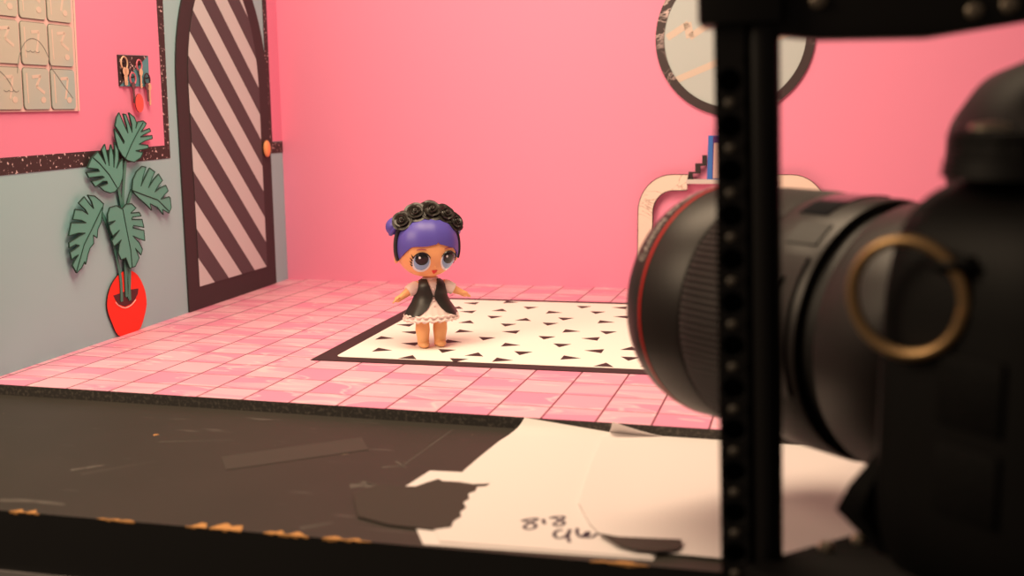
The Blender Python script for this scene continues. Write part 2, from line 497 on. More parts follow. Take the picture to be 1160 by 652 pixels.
def scuff(pts, wd, m):
    for p, q in zip(pts, pts[1:]):
        dx, dy = q[0]-p[0], q[1]-p[1]; l_ = math.hypot(dx, dy); nx, ny = -dy/l_*wd/2, dx/l_*wd/2
        z_ = TZ+33+0.002
        w.add([(p[0]+nx-14, p[1]+ny-6, z_), (p[0]-nx-14, p[1]-ny-6, z_), (q[0]-nx*.4-14, q[1]-ny*.4-6, z_), (q[0]+nx*.4-14, q[1]+ny*.4-6, z_)], [(0, 1, 2, 3)], m)
scuff([(5.10,-3.76),(5.28,-3.58),(5.47,-3.40)], 0.13, 'scuff')
scuff([(9.86,-3.42),(10.05,-3.32),(10.27,-3.36)], 0.22, 'scuff'); scuff([(9.95,-3.2),(10.3,-3.3)], 0.1, 'scuff')
scuff([(10.29,-2.34),(10.36,-1.2),(10.43,-0.11)], 0.03, 'scuff'); scuff([(10.0,-2.45),(10.3,-2.3)], 0.07, 'scuff'); scuff([(10.1,-2.1),(10.4,-2.4)], 0.05, 'scuff')
scuff([(4.98,-5.23),(5.6,-5.15),(6.08,-5.17)], 0.12, 'scuff'); scuff([(5.6,-2.03),(6.85,-1.63)], 0.04, 'scuff'); scuff([(5.4,-3.9),(6.2,-3.0)], 0.035, 'scuff'); scuff([(9.9,-5.2),(10.25,-4.9)], 0.08, 'scuff')
scuff([(5.26,-1.68),(5.33,-1.62)], 0.09, 'wood_chip')
w.build('tabletop', tb)
w = MB(); w.plate([(-14, tab_y(-14)-0.05), (46, tab_y(46)-0.05), (46, 0), (-14, 0)], TZ-1.02, TZ-0.921, 'grey_edging', frame=tf); tag(w.build('edging', tb), 'grey edging strip under the tabletop')
w = MB(); w.plate([(-13.5, tab_y(-14)+0.25), (45.5, tab_y(46)+0.25), (45.5, 17.5), (-13.5, 17.5)], TZ-4.0, TZ-1.021, 'table_edge', frame=tf); w.build('apron', tb)
for x_ in (-12, 44):
    for y_ in (-4, 16):
        w = MB(); w.box((x_-14-0.9, y_-6-0.9, 0.0), (x_-14+0.9, y_-6+0.9, TZ+33-4.0), 'table_edge'); w.build('leg', tb, bevel=0.1)
w = MB(); w.box((-60, -60, -34), (90, 60, -33), 'ground'); tag(w.build('ground'), kind='structure')

# ------------------------------------------------------------------ rug
RA = R(1.9)
rg = thing('rug', 'cream rug with black border and scattered black triangles on pink tiles', 'rug', (5.77, 3.71, 0.0), RA)
RW, RD = 17.0, 8.82
w = MB()
fr = lambda a_, b_, d_: (a_, b_, d_)
w.plate([(0, 0), (RW, 0), (RW, RD), (0, RD)], 0.0, 0.020, 'rug_black', frame=fr); w.build('border', rg)
w = MB(); w.plate(rrect(0.44, 0.39, RW-0.44, RD-0.30, 0.16), 0.020, 0.026, 'rug_field', frame=fr)
tris = [(7.05,11.71,'L'),(8.19,12.11,'R'),(9.34,12.35,'L'),(8.95,11.27,'D'),(10.42,11.7,'D'),(11.45,11.82,'L'),(7.38,10.32,'L'),(8.24,10.76,'U'),(9.82,10.7,'R'),(10.97,10.91,'D'),(8.35,9.65,'D'),(9.27,9.48,'U'),(10.31,9.78,'D'),(7.88,8.84,'U'),(11.74,10.41,'L'),(10.07,8.98,'D'),(9.02,8.63,'D'),(11.49,9.57,'R'),(8.21,7.57,'R'),(9.34,7.76,'L'),(10.86,8.16,'R'),(8.98,6.79,'D'),(11.77,8.16,'D'),(10.4,7.21,'D'),(8.32,6.27,'R'),(11.49,7.33,'L'),(9.81,6.19,'R'),(10.97,6.4,'D'),(8.47,5.21,'D'),(9.29,5.0,'U'),(10.28,5.36,'D'),(11.85,5.96,'L'),(12.64,6.38,'U'),(9.05,4.33,'D'),(10.07,4.57,'R'),(11.5,5.11,'R'),(12.79,5.31,'D'),(12.36,4.58,'U'),(6.36,8.09,'L'),(6.85,7.18,'L'),(6.55,6.33,'R'),(7.36,5.83,'L'),(7.02,5.0,'R'),(7.9,4.4,'U'),(6.5,9.6,'D'),(6.0,11.3,'R'),(6.9,10.9,'U')]
rr_ = random.Random(3)
for gx in range(11):
    for gy in range(8):
        tris.append((13.45 + gx*0.85 + rr_.uniform(-.2, .2), 4.75 + gy*1.02 + (gx % 2)*0.4 + rr_.uniform(-.15, .15), rr_.choice('LRUD')))
for (x, y, o) in tris:
    dx, dy = x-5.77, y-3.71
    lx, ly = dx*math.cos(RA)+dy*math.sin(RA), -dx*math.sin(RA)+dy*math.cos(RA)
    if lx > RW-0.8 or ly > RD-0.42: continue
    h = 0.22
    T = {'U': [(-h, -h*.8), (h, -h*.8), (0, h)], 'D': [(-h, h*.8), (0, -h), (h, h*.8)],
         'R': [(-h*.95, -h), (h, 0), (-h*.95, h)], 'L': [(h*.95, -h), (h*.95, h), (-h, 0)]}[o]
    w.plate([(lx+p, ly+q) for p, q in T], 0.026, 0.028, 'rug_black', frame=fr)
w.build('patterned_field', rg)

# ------------------------------------------------------------------ monstera cut-out by the left wall
PS = 5.6
pl = thing('potted_monstera', 'green monstera plant in red egg-shaped pot standing by left wall', 'plant', on_left(PS, 0, 0.0), LA)
fp = lambda a_, b_, d_: (a_-PS, -d_, b_)
LEAVES = [
 [(5.508,5.294),(5.597,5.514),(5.715,5.622),(5.864,5.372),(6.05,5.106),(6.02,5.29),(5.89,5.595),(6.017,5.575),(6.134,5.33),(6.242,5.123),(6.251,5.329),(6.146,5.624),(6.376,5.514),(6.471,5.369),(6.417,5.225),(6.526,5.39),(6.779,5.418),(6.924,5.346),(6.837,5.263),(6.648,5.139),(7.064,5.218),(7.11,5.142),(6.737,5.054),(6.602,5.002),(7.161,5.035),(7.167,4.949),(6.835,4.905),(6.52,4.82),(6.937,4.785),(6.967,4.712),(6.771,4.688),(6.351,4.658),(6.685,4.606),(6.556,4.472),(6.244,4.371),(5.956,4.423),(5.753,4.541),(5.576,4.729),(5.478,5.033),(5.465,5.222),(5.637,5.071),(5.825,4.853),(5.867,4.905),(5.679,5.131)],
 [(4.467,4.546),(4.734,4.682),(4.883,4.531),(5.02,4.367),(4.893,4.728),(5.036,4.855),(5.098,4.623),(5.165,4.321),(5.186,4.62),(5.295,4.841),(5.368,4.574),(5.354,4.273),(5.438,4.572),(5.454,4.893),(5.592,4.688),(5.587,4.466),(5.47,4.247),(5.63,4.403),(5.759,4.471),(5.751,4.153),(5.703,3.992),(5.559,3.796),(5.332,3.668),(5.121,3.653),(4.889,3.717),(4.688,3.841),(5.045,3.887),(5.018,3.949),(4.849,3.958),(4.535,3.842),(4.388,3.984),(4.721,4.013),(4.928,4.053),(4.831,4.086),(4.301,4.075),(4.207,4.208),(4.479,4.206),(4.745,4.209),(4.684,4.263),(4.264,4.31),(4.361,4.422)],
 [(6.072,3.66),(6.133,3.927),(6.327,4.125),(6.59,4.248),(6.779,4.218),(6.614,3.985),(6.486,3.739),(6.685,3.939),(6.946,4.19),(7.193,4.075),(7.033,3.92),(6.833,3.675),(7.106,3.873),(7.361,4.011),(7.543,3.827),(7.327,3.709),(7.133,3.549),(7.4,3.64),(7.691,3.688),(7.797,3.527),(7.58,3.431),(7.405,3.334),(7.821,3.371),(7.878,3.332),(7.907,3.07),(7.773,2.926),(7.451,3.056),(7.482,2.909),(7.222,3.125),(6.867,3.254),(6.919,3.074),(6.684,3.243),(6.349,3.441),(6.187,3.551)],
 [(4.778,3.414),(4.618,3.519),(4.437,3.624),(4.16,3.666),(4.307,3.496),(4.364,3.331),(4.223,3.434),(4.022,3.64),(3.785,3.504),(4.024,3.336),(4.122,3.214),(3.91,3.323),(3.637,3.368),(3.523,3.141),(3.846,3.093),(4.023,3.018),(3.766,3.042),(3.457,3.071),(3.321,2.773),(3.701,2.801),(3.957,2.774),(3.729,2.73),(3.317,2.618),(3.316,2.493),(3.56,2.545),(3.702,2.507),(3.511,2.439),(3.326,2.393),(3.375,2.208),(3.49,2.261),(3.639,2.288),(3.479,2.172),(3.381,2.073),(3.517,1.873),(3.711,1.96),(3.854,2.101),(3.89,2.028),(4.009,2.265),(4.1,2.392),(4.264,2.488),(4.273,2.695),(4.417,2.611),(4.472,2.814),(4.633,2.984),(4.699,3.211)],
 [(4.874,3.149),(4.988,3.304),(5.274,3.329),(5.51,3.229),(5.69,3.33),(5.944,3.325),(6.129,3.198),(5.874,3.088),(6.264,3.079),(6.34,2.974),(5.948,2.984),(5.898,2.925),(6.373,2.882),(6.438,2.667),(5.965,2.762),(5.916,2.709),(6.429,2.593),(6.442,2.318),(6.184,2.396),(5.909,2.499),(6.173,2.298),(6.302,2.109),(6.224,1.969),(5.983,2.171),(6.128,1.907),(5.93,1.709),(5.669,1.695),(5.533,1.981),(5.321,1.96),(5.217,2.141),(5.283,2.349),(5.379,2.459),(5.248,2.401),(5.051,2.328),(4.971,2.48),(5.325,2.705),(5.025,2.593),(4.925,2.768),(4.896,2.866),(5.174,2.958),(4.865,2.939)]]
VEINS = [[(5.851,4.456),(6.145,4.796),(6.438,5.079),(6.773,5.368)],[(5.434,3.763),(5.139,4.102),(4.767,4.397),(4.519,4.544)],[(6.069,3.656),(6.623,3.496),(7.245,3.326),(7.779,2.977)],[(4.712,3.326),(4.229,2.838),(3.888,2.508),(3.522,1.918)],[(5.534,3.213),(5.653,2.647),(5.765,2.148),(5.782,1.705)]]
STEMS = [[(5.367,0.877),(5.386,1.474),(5.235,2.169),(4.975,2.862),(4.757,3.209)],[(5.729,0.849),(5.729,1.539),(5.657,2.458),(5.716,3.465),(5.945,4.415)],[(5.583,0.965),(5.618,1.782),(5.671,2.908),(5.537,3.767)],[(5.675,0.904),(5.814,1.756),(5.853,3.117),(6.136,3.662)]]
LD = [0.10, 0.085, 0.10, 0.11, 0.14]
def offset_poly(poly, d):
    """grow an outline outwards by d"""
    n = len(poly); ar = sum(poly[i][0]*poly[(i+1) % n][1]-poly[(i+1) % n][0]*poly[i][1] for i in range(n)); sg = 1 if ar > 0 else -1
    out = []
    for i in range(n):
        p, q, r_ = poly[i-1], poly[i], poly[(i+1) % n]
        e1 = Vector((q[0]-p[0], q[1]-p[1])).normalized(); e2 = Vector((r_[0]-q[0], r_[1]-q[1])).normalized()
        n1 = Vector((e1.y, -e1.x))*sg; n2 = Vector((e2.y, -e2.x))*sg
        v = n1+n2
        if v.length < 0.5: v = (n1+n2)*1.0 if v.length > 1e-3 else e1
        v = v.normalized()*d
        out.append((q[0]+v.x, q[1]+v.y))
    return out
for i, (lf, vn, dd) in enumerate(zip(LEAVES, VEINS, LD)):
    w = MB()
    w.plate(lf, dd, dd+0.03, 'leaf', 'leaf_edge', frame=fp)
    for p, q in zip(lf, lf[1:]+lf[:1]):         # printed dark outline along the rim
        w.tube([fp(p[0], p[1], dd+0.03), fp(q[0], q[1], dd+0.03)], 0.014, 'leaf_edge', n=5)
    lo_ = w.build('leaf', pl)
    w = MB(); w.tube([fp(x, y, dd+0.031) for x, y in vn], 0.016, 'leaf_edge', n=6); w.build('vein', lo_)
for i, st in enumerate(STEMS):
    w = MB()
    d0 = 0.075
    pth = smooth_path([(x, d0 + 0.004*i, y) for x, y in st], 5)
    for p, q in zip(pth, pth[1:]):
        dx, dz = q.x-p.x, q.z-p.z; l_ = math.hypot(dx, dz); nx, nz = -dz/l_*0.052, dx/l_*0.052
        w.plate([(p.x+nx, p.z+nz), (p.x-nx, p.z-nz), (q.x-nx, q.z-nz), (q.x+nx, q.z+nz)], 0.062, 0.082+0.004*i, 'stem', 'leaf_edge', frame=fp)
    w.build('stem', pl)
pot = [(5.804,1.642),(6.187,1.44),(6.461,1.039),(6.52,0.648),(6.379,0.327),(6.153,0.045),(5.90,0.002),(5.219,0.002),(4.91,0.418),(4.759,0.858),(4.924,1.277),(5.342,1.577)]
pot = [(p.x, p.z) for p in smooth_path([(x, 0, max(y, 0.002)) for x, y in pot+pot[:1]], 5)[:-1]]
pot = [(x, max(0.003, z)) for x, z in pot]
w = MB(); w.plate(pot, 0.02, 0.06, 'pot', 'black_line', frame=fp); po = w.build('pot', pl)
w = MB()
soil = [(5.047,1.085),(5.45,1.10),(5.8,1.12),(6.175,1.09),(6.12,0.95),(6.0,0.84),(5.791,0.745),(5.513,0.722),(5.255,0.82),(5.12,0.95)]
w.plate(soil, 0.058, 0.064, 'soil', 'black_line', frame=fp); w.build('soil', pl)
w = MB()
rim = smooth_path([fp(x, y, 0.062) for x, y in ((5.12,0.90),(5.255,0.79),(5.513,0.69),(5.791,0.715),(6.02,0.82))], 5)
w.tube(rim, 0.014, 'cream', n=6); w.build('rim_highlight', po)

# ------------------------------------------------------------------ key rack with keys
kr = thing('key_rack', 'small square rack, half speckled black, half teal, on pink wall', 'key rack', on_left(6.65, 6.28), LA)
fk = lambda a_, b_, d_: (a_-6.65, -d_, b_-6.28)
w = MB()
w.plate([(5.972, 6.28), (7.33, 6.31), (7.355, 7.11), (5.972, 7.06)], 0.007, 0.045, 'teal', 'black_line', frame=fk)
w.plate([(5.972, 6.30), (7.33, 7.10), (5.972, 7.055)], 0.045, 0.05, 'speckle', frame=fk)
w.build('rack_board', kr)
for hx, hz in ((6.14, 6.86), (6.50, 6.52), (6.83, 6.86), (7.16, 6.52)):
    w = MB(); w.tube([fk(hx, hz, 0.045), fk(hx, hz, 0.115), fk(hx, hz+0.03, 0.13)], 0.02, 'black_line', n=8); w.build('hook', kr)
def key_on_ring(label, x, zt_, ring_m, ring_r, blades, tag_at=None):
    k = thing('key_ring', label, 'keys', on_left(x, zt_-ring_r, 0.09), LA, 'keys hanging on the key rack')
    w = MB(); w.tube([(ring_r*math.cos(2*PI*i/20), 0, ring_r*1.15*math.sin(2*PI*i/20)) for i in range(20)], 0.02, ring_m, n=6, closed=True)
    w.build('ring', k)
    for (dx, ang, L, mm) in blades:
        w = MB(); ca, sa = math.cos(ang), math.sin(ang)
        f2 = lambda a_, b_, d_: (dx + a_*ca - b_*sa, -d_, -ring_r + a_*sa + b_*ca)
        w.plate(arc(0, -0.06, 0.085, 0.10, 0, 350, 14), 0.012, 0.03, mm, 'black_line', frame=f2)
        w.plate([(-0.035, -0.12), (0.035, -0.12), (0.035, -L*0.72), (0.07, -L*0.76), (0.035, -L*0.82), (0.065, -L*0.9), (0.0, -L), (-0.035, -L*0.95)], 0.012, 0.028, mm, 'black_line', frame=f2)
        w.build('key', k)
    if tag_at:
        w = MB(); w.plate(arc(tag_at[0], tag_at[1], 0.19, 0.24, 0, 350, 24), 0.03, 0.05, 'red_tag', 'black_line', frame=lambda a_, b_, d_: (a_, -d_, b_))
        w.build('tag', k)
key_on_ring('two pale brass keys on a brass ring on the black half', 6.15, 7.00, 'brass', 0.14, [(-0.05, 0.05, 0.42, 'brass'), (0.06, -0.12, 0.42, 'brass')])
key_on_ring('dark key with red oval tag hanging from pink ring', 6.50, 6.62, 'pink_ring', 0.13, [(-0.03, 0.0, 0.50, 'dark_key')], (0.16, -0.62))
key_on_ring('single pale brass key hanging in the teal upper corner', 6.83, 6.96, 'pink_ring', 0.12, [(0.02, -0.05, 0.48, 'brass')])
key_on_ring('brass key and dark key on a black ring at right lower edge of rack', 7.16, 6.62, 'black_line', 0.13, [(0.06, -0.05, 0.55, 'brass'), (-0.06, 0.08, 0.45, 'dark_key')])

# ------------------------------------------------------------------ back wall decor
mc = (14.95, 7.72)
mr = thing('wall_mirror', 'large round mirror with black marbled frame high on pink back wall', 'mirror', on_back(mc[0], mc[1]-2.35), BA)
fm = lambda a_, b_, d_: (a_, -d_, b_+2.35)
w = MB(); n = 96
ro, ri = 2.35, 2.09
w.loft([[fm(r_*math.cos(2*PI*i/n), r_*math.sin(2*PI*i/n), d_) for i in range(n)] for r_, d_ in ((ro, 0.0), (ro, 0.10), (ri, 0.10), (ri, 0.0))], 'mirror_frame', False, False)
w.build('frame', mr)
w = MB(); w.plate(arc(0, 0, ri, ri, 0, 356.25, 95), 0.0, 0.07, 'mirror_glass', frame=fm); gl = w.build('glass', mr)
w = MB()
def stripe(p, q, wd):
    dx, dz = q[0]-p[0], q[1]-p[1]; l_ = math.hypot(dx, dz); nx, nz = -dz/l_*wd/2, dx/l_*wd/2
    w.plate([(p[0]+nx, p[1]+nz), (p[0]-nx, p[1]-nz), (q[0]-nx, q[1]-nz), (q[0]+nx, q[1]+nz)], 0.07, 0.074, 'glint', frame=fm)
stripe((-1.72, -1.25), (1.75, 0.15), 0.2)
stripe((-2.0, 0.02), (-1.35, 0.42), 0.2); stripe((-1.40, 0.45), (-1.30, 0.0), 0.24); stripe((-1.32, 0.02), (-0.5, 0.55), 0.2)
stripe((-1.2, 1.5), (0.6, 1.75), 0.2)
w.build('printed_glint', gl)

TX = 14.95
vt = thing('console_table', 'cream marbled arch-legged table cut-out with pale grey shelf against back wall', 'table', on_back(TX, 0), BA)
ft = lambda a_, b_, d_: (a_-TX, -d_, b_)
xo, zo, th_ = 2.83, 3.615, 0.46
def leg(sg):
    o_ = [(TX+sg*xo, 0.003), (TX+sg*xo, 2.45)] + [(TX+sg*(xo-1.05+1.05*math.cos(t_)), 2.45+(zo-2.45)*math.sin(t_)) for t_ in [PI/2*k/10 for k in range(1, 11)]] + [(TX+sg*1.28, zo)]
    i_ = [(TX+sg*1.33, zo-0.49)] + [(TX+sg*(xo-th_-0.62+0.62*math.cos(t_)), 2.45+(zo-0.49-2.45)*math.sin(t_)) for t_ in [PI/2*(10-k)/10 for k in range(0, 11)]] + [(TX+sg*(xo-th_), 0.003)]
    pol = o_ + i_
    if sg > 0: pol = pol[::-1]
    w = MB(); w.plate(pol, 0.05, 0.27, 'marble', 'black_line', frame=ft)
    for p, q in zip(pol, pol[1:]+pol[:1]):
        w.tube([ft(p[0], p[1], 0.27), ft(q[0], q[1], 0.27)], 0.012, 'black_line', n=5)
    return w.build('leg', vt)
leg(-1); leg(1)
w = MB(); w.box((-1.34, -0.42, 3.335), (1.34, -0.03, 3.47), 'shelf_grey')
for sg in (-1, 1):
    w.box((sg*1.36-0.05, -0.30, 3.16), (sg*1.36+0.05, -0.04, 3.56), 'marble')
tag(w.build('shelf', vt, bevel=0.01, segs=1), 'pale grey shelf between the legs')
pf = thing('picture_frame', 'blue edged picture standing on grey shelf below round mirror', 'picture frame', on_back(14.95, 3.472, 0.2), BA)
w = MB(); w.plate([(-0.72, 0), (0.72, 0), (0.71, 1.32), (-0.70, 1.32)], 0.0, 0.10, 'picture_blue', 'picture_blue')
w.plate([(-0.56, 0.02), (0.58, 0.02), (0.58, 1.30), (-0.55, 1.30)], 0.10, 0.105, 'picture_purple'); w.build('frame', pf)
w = MB(); w.plate([(-0.54, 0.03), (0.50, 0.03), (0.50, 1.10), (-0.52, 1.10)], 0.105, 0.112, 'picture_pink'); w.build('picture', pf)
zg = thing('stepped_ornament', 'black zigzag stair-shaped ornament on grey shelf left of picture', 'ornament', on_back(13.95, 3.472, 0.14), BA)
w = MB()
zz = [(-0.285,0.0),(-0.285,0.223),(-0.083,0.223),(-0.086,0.479),(0.124,0.479),(0.123,0.728),(0.262,0.728),(0.262,0.41),(0.071,0.40),(0.074,0.178),(-0.157,0.166),(-0.155,0.0)]
w.plate(zz, 0.0, 0.1, 'black_line'); w.build('steps', zg)

# ------------------------------------------------------------------ papers, tape on the table
def flat(name, poly, z0, z1, m, label, cat, side=None, group=None):
    cx = sum(p[0] for p in poly)/len(poly); cy = sum(p[1] for p in poly)/len(poly)
    w = MB(); w.plate(poly, z0, z1, m, side or m, frame=lambda a_, b_, d_: (a_, b_, d_))
    return tag(w.build(name, loc=(cx, cy, z0)), label, cat, group)
flat('paper_sheet', [(10.82,-2.45),(13.6,-2.2),(14.9,-3.4),(14.78,-5.16),(11.76,-5.36),(11.0,-4.0),(10.7,-3.3)], TZ+0.002, TZ+0.010, 'paper', 'lowest white sheet, its near left corner poking past the dark torn paper', 'paper')
s1 = thing('paper_sheet', 'white sheet with handwritten 818 and 96 in front of the set', 'paper', (12.8, -2.2, TZ+0.011))
def smp(pts, t_):
    f_ = t_*(len(pts)-1); i_ = min(int(f_), len(pts)-2); u_ = f_-i_
    return (pts[i_][0]*(1-u_)+pts[i_+1][0]*u_, pts[i_][1]*(1-u_)+pts[i_+1][1]*u_)
lf_ = [(11.70,0.19),(11.64,0.08),(11.56,-0.15),(11.47,-0.7),(11.40,-1.6),(11.36,-2.37),(11.50,-4.4),(11.95,-5.25)]
rt_ = [(14.9,0.19),(14.9,0.08),(14.9,-0.15),(14.88,-0.7),(14.85,-1.6),(14.82,-2.6),(14.78,-4.0),(14.75,-5.12)]
g_ = []
for j in range(29):                             # the back edge leans up against the edge of the set floor
    t_ = j/28; p, q = smp(lf_, t_), smp(rt_, t_)
    g_.append([(p[0]*(1-i/16)+q[0]*i/16-12.8, p[1]*(1-i/16)+q[1]*i/16+2.2, 0.008 + 0.20*max(0, 1-i/9.0)*max(0, 1-t_*3.0)**1.6) for i in range(17)])
w = MB(); w.sheet(g_, 0.006, 'paper'); w.build('sheet', s1, smooth=True)
w = MB()
STROKES = [[(12.821,-4.276),(12.908,-4.173),(13.022,-4.145),(12.948,-4.328),(12.913,-4.484),(12.981,-4.553),(13.058,-4.489),(13.046,-4.371),(12.938,-4.289),(12.825,-4.262)],[(13.097,-4.141),(13.16,-4.317)],[(13.174,-4.074),(13.257,-3.998),(13.368,-3.985),(13.335,-4.152),(13.285,-4.27),(13.33,-4.34),(13.40,-4.30),(13.415,-4.20),(13.34,-4.13),(13.25,-4.06),(13.174,-4.074)],[(13.449,-4.46),(13.378,-4.523),(13.381,-4.671),(13.451,-4.768),(13.529,-4.711),(13.556,-4.525)],[(13.544,-4.424),(13.568,-4.67),(13.636,-4.873)],[(13.635,-4.362),(13.661,-4.519),(13.731,-4.649),(13.802,-4.645),(13.825,-4.499),(13.786,-4.469),(13.766,-4.641)],[(13.817,-4.481),(13.811,-4.63),(13.885,-4.644),(13.935,-4.472)]]
for st in STROKES:
    w.tube(smooth_path([(x-12.8, y+2.2, 0.0155) for x, y in st], 4), 0.026, 'ink', n=6, flat=0.15)
tag(w.build('handwriting', s1), 'dark handwritten numbers')
# upper right sheet with one curled corner
s3 = thing('paper_sheet', 'large white sheet with curled corner lying under the film camera', 'paper', (15.4, -2.2, TZ+0.03))
left = [(13.36,0.55),(13.28,0.3),(13.20,-0.21),(13.30,-1.77),(13.46,-3.47),(13.77,-4.21),(14.03,-4.64),(14.35,-4.95)]
right = [(18.60,0.17),(18.58,0.1),(18.56,-0.06),(18.5,-1.4),(18.4,-2.9),(18.35,-4.0),(18.3,-4.6),(18.28,-4.95)]
def smp(pts, t_):
    f_ = t_*(len(pts)-1); i_ = min(int(f_), len(pts)-2); u_ = f_-i_
    return (pts[i_][0]*(1-u_)+pts[i_+1][0]*u_, pts[i_][1]*(1-u_)+pts[i_+1][1]*u_)
grid = []
for j in range(29):
    t_ = j/28; p, q = smp(left, t_), smp(right, t_); row = []
    for i in range(25):
        u_ = i/24
        x = p[0]*(1-u_)+q[0]*u_; y = p[1]*(1-u_)+q[1]*u_
        y = min(y, 0.20) if u_ > 0.12 else y
        cu = max(0.0, 1-u_*5.5)*max(0.0, 1-t_*5)
        le = max(0.0, 1-u_*9)*math.sin(PI*min(1, t_))
        row.append((x-15.4, min(y, 0.20 - 0.3*cu)+2.2, 0.0 + 0.30*cu**1.3 + 0.03*le))
    grid.append(row)
w = MB(); w.sheet(grid, 0.008, 'paper'); w.build('sheet', s3, smooth=True, angle=60)
flat('torn_paper', [(10.09,-3.82),(10.29,-3.28),(10.60,-3.33),(10.88,-3.26),(10.98,-3.05),(11.1,-2.85),(11.20,-2.93),(11.46,-2.91),(11.70,-2.96),(11.95,-2.87),(11.92,-3.0),(11.80,-3.06),(11.83,-3.25),(11.76,-3.38),(11.84,-3.60),(11.80,-3.75),(11.91,-3.96),(11.88,-4.15),(11.95,-4.31),(11.90,-4.5),(11.94,-4.73),(11.72,-4.88),(11.06,-4.84),(10.52,-4.65)], TZ+0.020, TZ+0.028, 'gaffer', 'dark torn paper overlapping left edge of the white sheets', 'paper')
flat('gaffer_tape', [(13.96,-4.60),(14.25,-4.66),(15.07,-4.56),(15.09,-4.72),(15.06,-4.91),(14.79,-5.03),(14.54,-5.04),(14.29,-4.95)], TZ+0.075, TZ+0.082, 'gaffer', 'dark tape piece at the front edge right of the handwriting', 'tape')
flat('clear_tape', [(7.13,-2.56),(9.01,-0.96),(9.41,-1.62),(7.58,-3.17)], TZ+0.0005, TZ+0.007, 'strip', 'dark tape strip stuck slantwise on bare black tabletop', 'tape')

# ------------------------------------------------------------------ the doll
DX, DY = 8.0, 5.62
dl = thing('doll', 'big-headed vinyl doll with purple hair and black rose headband on the rug', 'doll', (DX, DY, 0.028), R(33))
HC, HR, HP = Vector((-0.085, -0.02, 2.40)), (0.715, 0.655, 0.73), 2.35
def head_dir(d, k=1.0):
    s_ = (abs(d[0]/HR[0])**HP + abs(d[1]/HR[1])**HP + abs(d[2]/HR[2])**HP)**(-1/HP)
    p = Vector(d)*s_*k
    if p.z < 0: p = Vector((p.x*(1-0.10*(-p.z/HR[2])**2), p.y, p.z*0.96))
    return HC + p
def head_front(x, z, off=0.0):
    x0_ = x; x = x - HC.x; zz_ = (z-HC.z); zz_ = zz_/0.96 if zz_ < 0 else zz_
    xx = x/(1-0.10*(zz_/HR[2])**2) if zz_ < 0 else x
    t_ = 1 - abs(xx/HR[0])**HP - abs(zz_/HR[2])**HP
    return Vector((x0_, HC.y - HR[1]*max(0.02, t_)**(1/HP) - off, z))
bd = MB()
n = 48; rings = []
for j in range(25):
    t_ = PI*max(0.004, min(0.996, j/24))
    rings.append([head_dir((math.sin(t_)*math.cos(2*PI*i/n), math.sin(t_)*math.sin(2*PI*i/n), -math.cos(t_))) for i in range(n)])
bd.loft(rings, 'skin')
bd.tube([(0, 0.02, 1.40), (0, 0.02, 1.62), (0, 0, 1.9)], [0.20, 0.145, 0.16], 'skin', n=20)
bd.ball((0, 0, 1.40), (0.31, 0.24, 0.26), 'skin'); bd.ball((0, 0, 1.0), (0.33, 0.27, 0.36), 'skin')
for sg in (-1, 1):
    bd.tube([(sg*0.205, 0.0, 1.0), (sg*0.21, 0.0, 0.74), (sg*0.215, -0.01, 0.56), (sg*0.212, 0.0, 0.42), (sg*0.205, 0.01, 0.22), (sg*0.20, 0.0, 0.03)], [0.19, 0.165, 0.162, 0.172, 0.145, 0.135], 'skin', n=22)
    bd.ball((sg*0.203, -0.055, 0.085), (0.135, 0.20, 0.09), 'skin')
    hz = 1.20 if sg < 0 else 1.235
    sh, el, wr, pm = Vector((sg*0.27, 0.0, 1.50)), Vector((sg*0.52, -0.03, 1.37)), Vector((sg*0.72, -0.08, hz+0.045)), Vector((sg*0.81, -0.10, hz))
    bd.tube([sh, el, wr, pm], [0.125, 0.105, 0.075, 0.075], 'skin', n=16)
    bd.ball(pm, (0.085, 0.055, 0.075), 'skin')
    ax = (pm-wr).normalized()
    for q in range(4):                          # four fingers of unequal length, slightly curled
        off = (q-1.5)*0.040
        p0 = pm + Vector((0, off*0.85, -off*0.35)) + ax*0.03
        L_ = (0.095, 0.12, 0.115, 0.085)[q]
        p1 = p0 + ax*L_*0.6 + Vector((0, off*0.25, 0.0)); p2 = p0 + ax*L_ + Vector((0, off*0.35, -0.02))
        bd.tube([p0, p1, p2], [0.027, 0.025, 0.019], 'skin', n=10)
    t0 = pm - ax*0.03 + Vector((0, -0.045, 0.03))
    bd.tube([t0, t0 + ax*0.04 + Vector((0, -0.045, 0.02)), t0 + ax*0.085 + Vector((0, -0.055, 0.015))], [0.032, 0.028, 0.02], 'skin', n=10)
for sg in (-1, 1):                              # ears
    bd.ball((HC.x+sg*0.71, 0.02, 2.14), (0.05, 0.08, 0.12), 'skin')
bd.ball(head_front(HC.x+0.075, 1.97, -0.015), (0.045, 0.04, 0.035), 'skin')
body = bd.build('body', dl)
mo = body.modifiers.new('r', 'REMESH'); mo.mode = 'VOXEL'; mo.voxel_size = 0.018*U; mo.use_smooth_shade = True
sm = body.modifiers.new('s', 'SMOOTH'); sm.factor = 0.5; sm.iterations = 3
dg = bpy.context.evaluated_depsgraph_get()
nm_ = bpy.data.meshes.new_from_object(body.evaluated_get(dg))
body.modifiers.clear(); body.data = nm_
if not nm_.materials: nm_.materials.append(M['skin'])
for p in nm_.polygons: p.use_smooth = True
for vtx in nm_.vertices:
    if vtx.co.z < 0.001*U: vtx.co.z = 0.001*U

